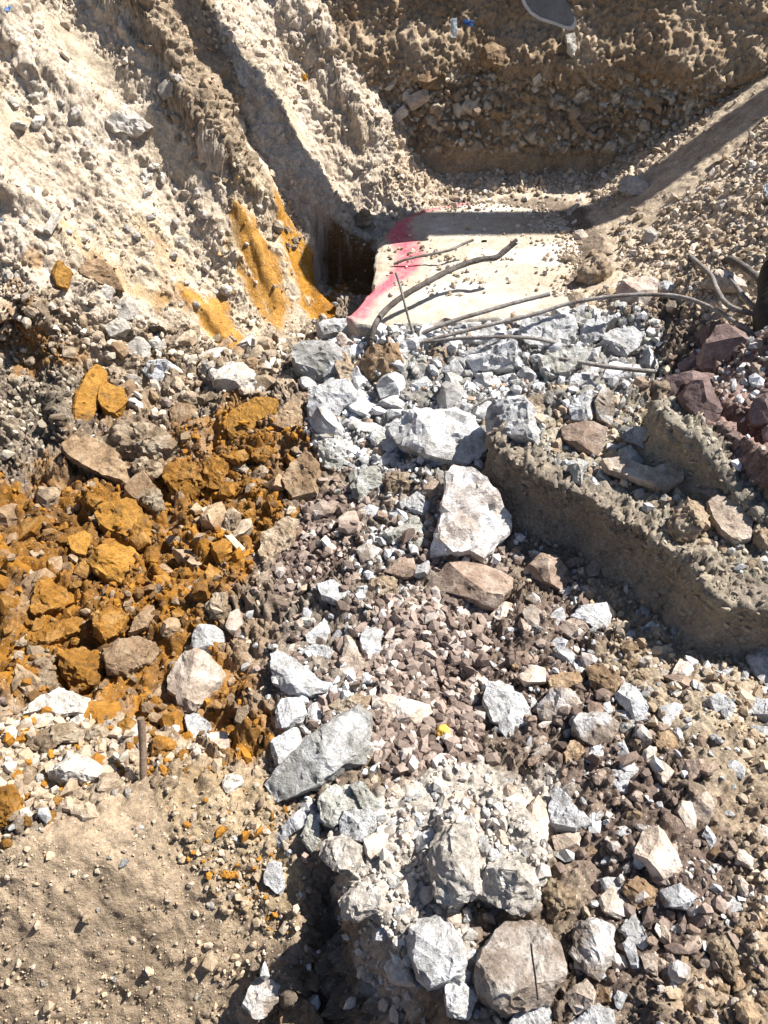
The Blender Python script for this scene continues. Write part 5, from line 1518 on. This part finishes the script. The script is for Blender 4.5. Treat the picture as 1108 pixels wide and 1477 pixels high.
# rubber hose end at the right edge
q0 = at_z(np.array([1130., 1126., 1122., 1126.]), np.array([392., 425., 460., 505.]), np.array([.31, .29, .27, .22]))
h = tube('hose_end', q0, .064, MAT['rubber'], rib=.06, pitch=.03, sides=18); h['label'] = 'black rubber hose end at the right edge over the bars'; h['category'] = 'hose'

# ------------------------------------------------------------------ excavator arm: only the tip of its bucket is in the picture, the rest throws the long shadow
arm = bpy.data.objects.new('excavator_arm', None); COL.objects.link(arm); arm.location = (.7, 3.4, .7)
arm['label'] = 'grey steel excavator bucket tip hanging in at the top edge'; arm['category'] = 'excavator'
bpy.context.view_layer.update()
AL = np.array(arm.location)
BP = pp("752,0 756,9 764,20 778,29 800,36 818,43 827,43 832,36 831,27 824,14 816,-2 812,-30 830,-70 850,-110 840,-150 800,-175 765,-160 748,-110 745,-50")
y0 = 3.34; wd = .30
bf = at_y(BP[:, 0], BP[:, 1], y0)
def prism(name, outline, depth, mat, parent, bev=.004):
    bm = bmesh.new()
    f = bm.faces.new([bm.verts.new(p - AL) for p in outline])
    r = bmesh.ops.extrude_face_region(bm, geom=[f])
    bmesh.ops.translate(bm, verts=[v for v in r['geom'] if isinstance(v, bmesh.types.BMVert)], vec=(0, depth, 0))
    bmesh.ops.recalc_face_normals(bm, faces=bm.faces)
    bmesh.ops.bevel(bm, geom=[e for e in bm.edges if e.calc_face_angle(0) > 1.0], offset=bev, segments=2, affect='EDGES')
    me = bpy.data.meshes.new(name); bm.to_mesh(me); bm.free()
    return link(name, me, mat, parent)
bucket = prism('bucket', bf, .022, MAT['bucket'], arm)
prism('side_plate', bf + np.array((0, wd, 0)), .022, MAT['bucket'], bucket)
curve = bf[[13, 14, 15, 16, 17, 18, 0, 1, 2, 3, 4, 5, 6]]
bm = bmesh.new()
c0 = curve.mean(0)
ring = []
for p in curve:
    inn = p + (c0 - p) / np.linalg.norm(c0 - p) * .018
    ring.append([bm.verts.new(v - AL) for v in (p + (0, .024, 0), p + (0, wd - .002, 0), inn + (0, wd - .002, 0), inn + (0, .024, 0))])
for a, b in zip(ring[:-1], ring[1:]):
    for j in range(4): bm.faces.new((a[j], a[(j + 1) % 4], b[(j + 1) % 4], b[j]))
bm.faces.new(ring[0]); bm.faces.new(ring[-1][::-1])
bmesh.ops.recalc_face_normals(bm, faces=bm.faces)
me = bpy.data.meshes.new('shell'); bm.to_mesh(me); bm.free(); link('shell', me, MAT['bucket'], bucket)
# wear strip along the lower edge
st = bf[[0, 1, 2, 3, 4, 5, 6, 7, 8]]
inn = st + (np.array([at_y(797, -20, y0)]) - st) * .10
prism('wear_edge', np.concatenate([st + (0, -.003, 0), (inn + (0, -.003, 0))[::-1]]), .0055, MAT['bucket_edge'], bucket, .001)
def beam(name, a, b, w, h, mat, seed):
    o = box_between(name, np.array(a) - AL, np.array(b) - AL, w, h, mat, arm, seed)
    return o
beam('stick', (.66, 3.50, 1.12), (.42, 3.98, 2.44), .11, .12, MAT['yellow'], 21)
beam('dipper', (-.6, 3.98, 2.40), (1.62, 4.0, 2.46), .085, .12, MAT['yellow'], 23)
beam('boom', (1.60, 4.0, 2.46), (5.2, 4.05, 2.62), .18, .20, MAT['yellow'], 22)
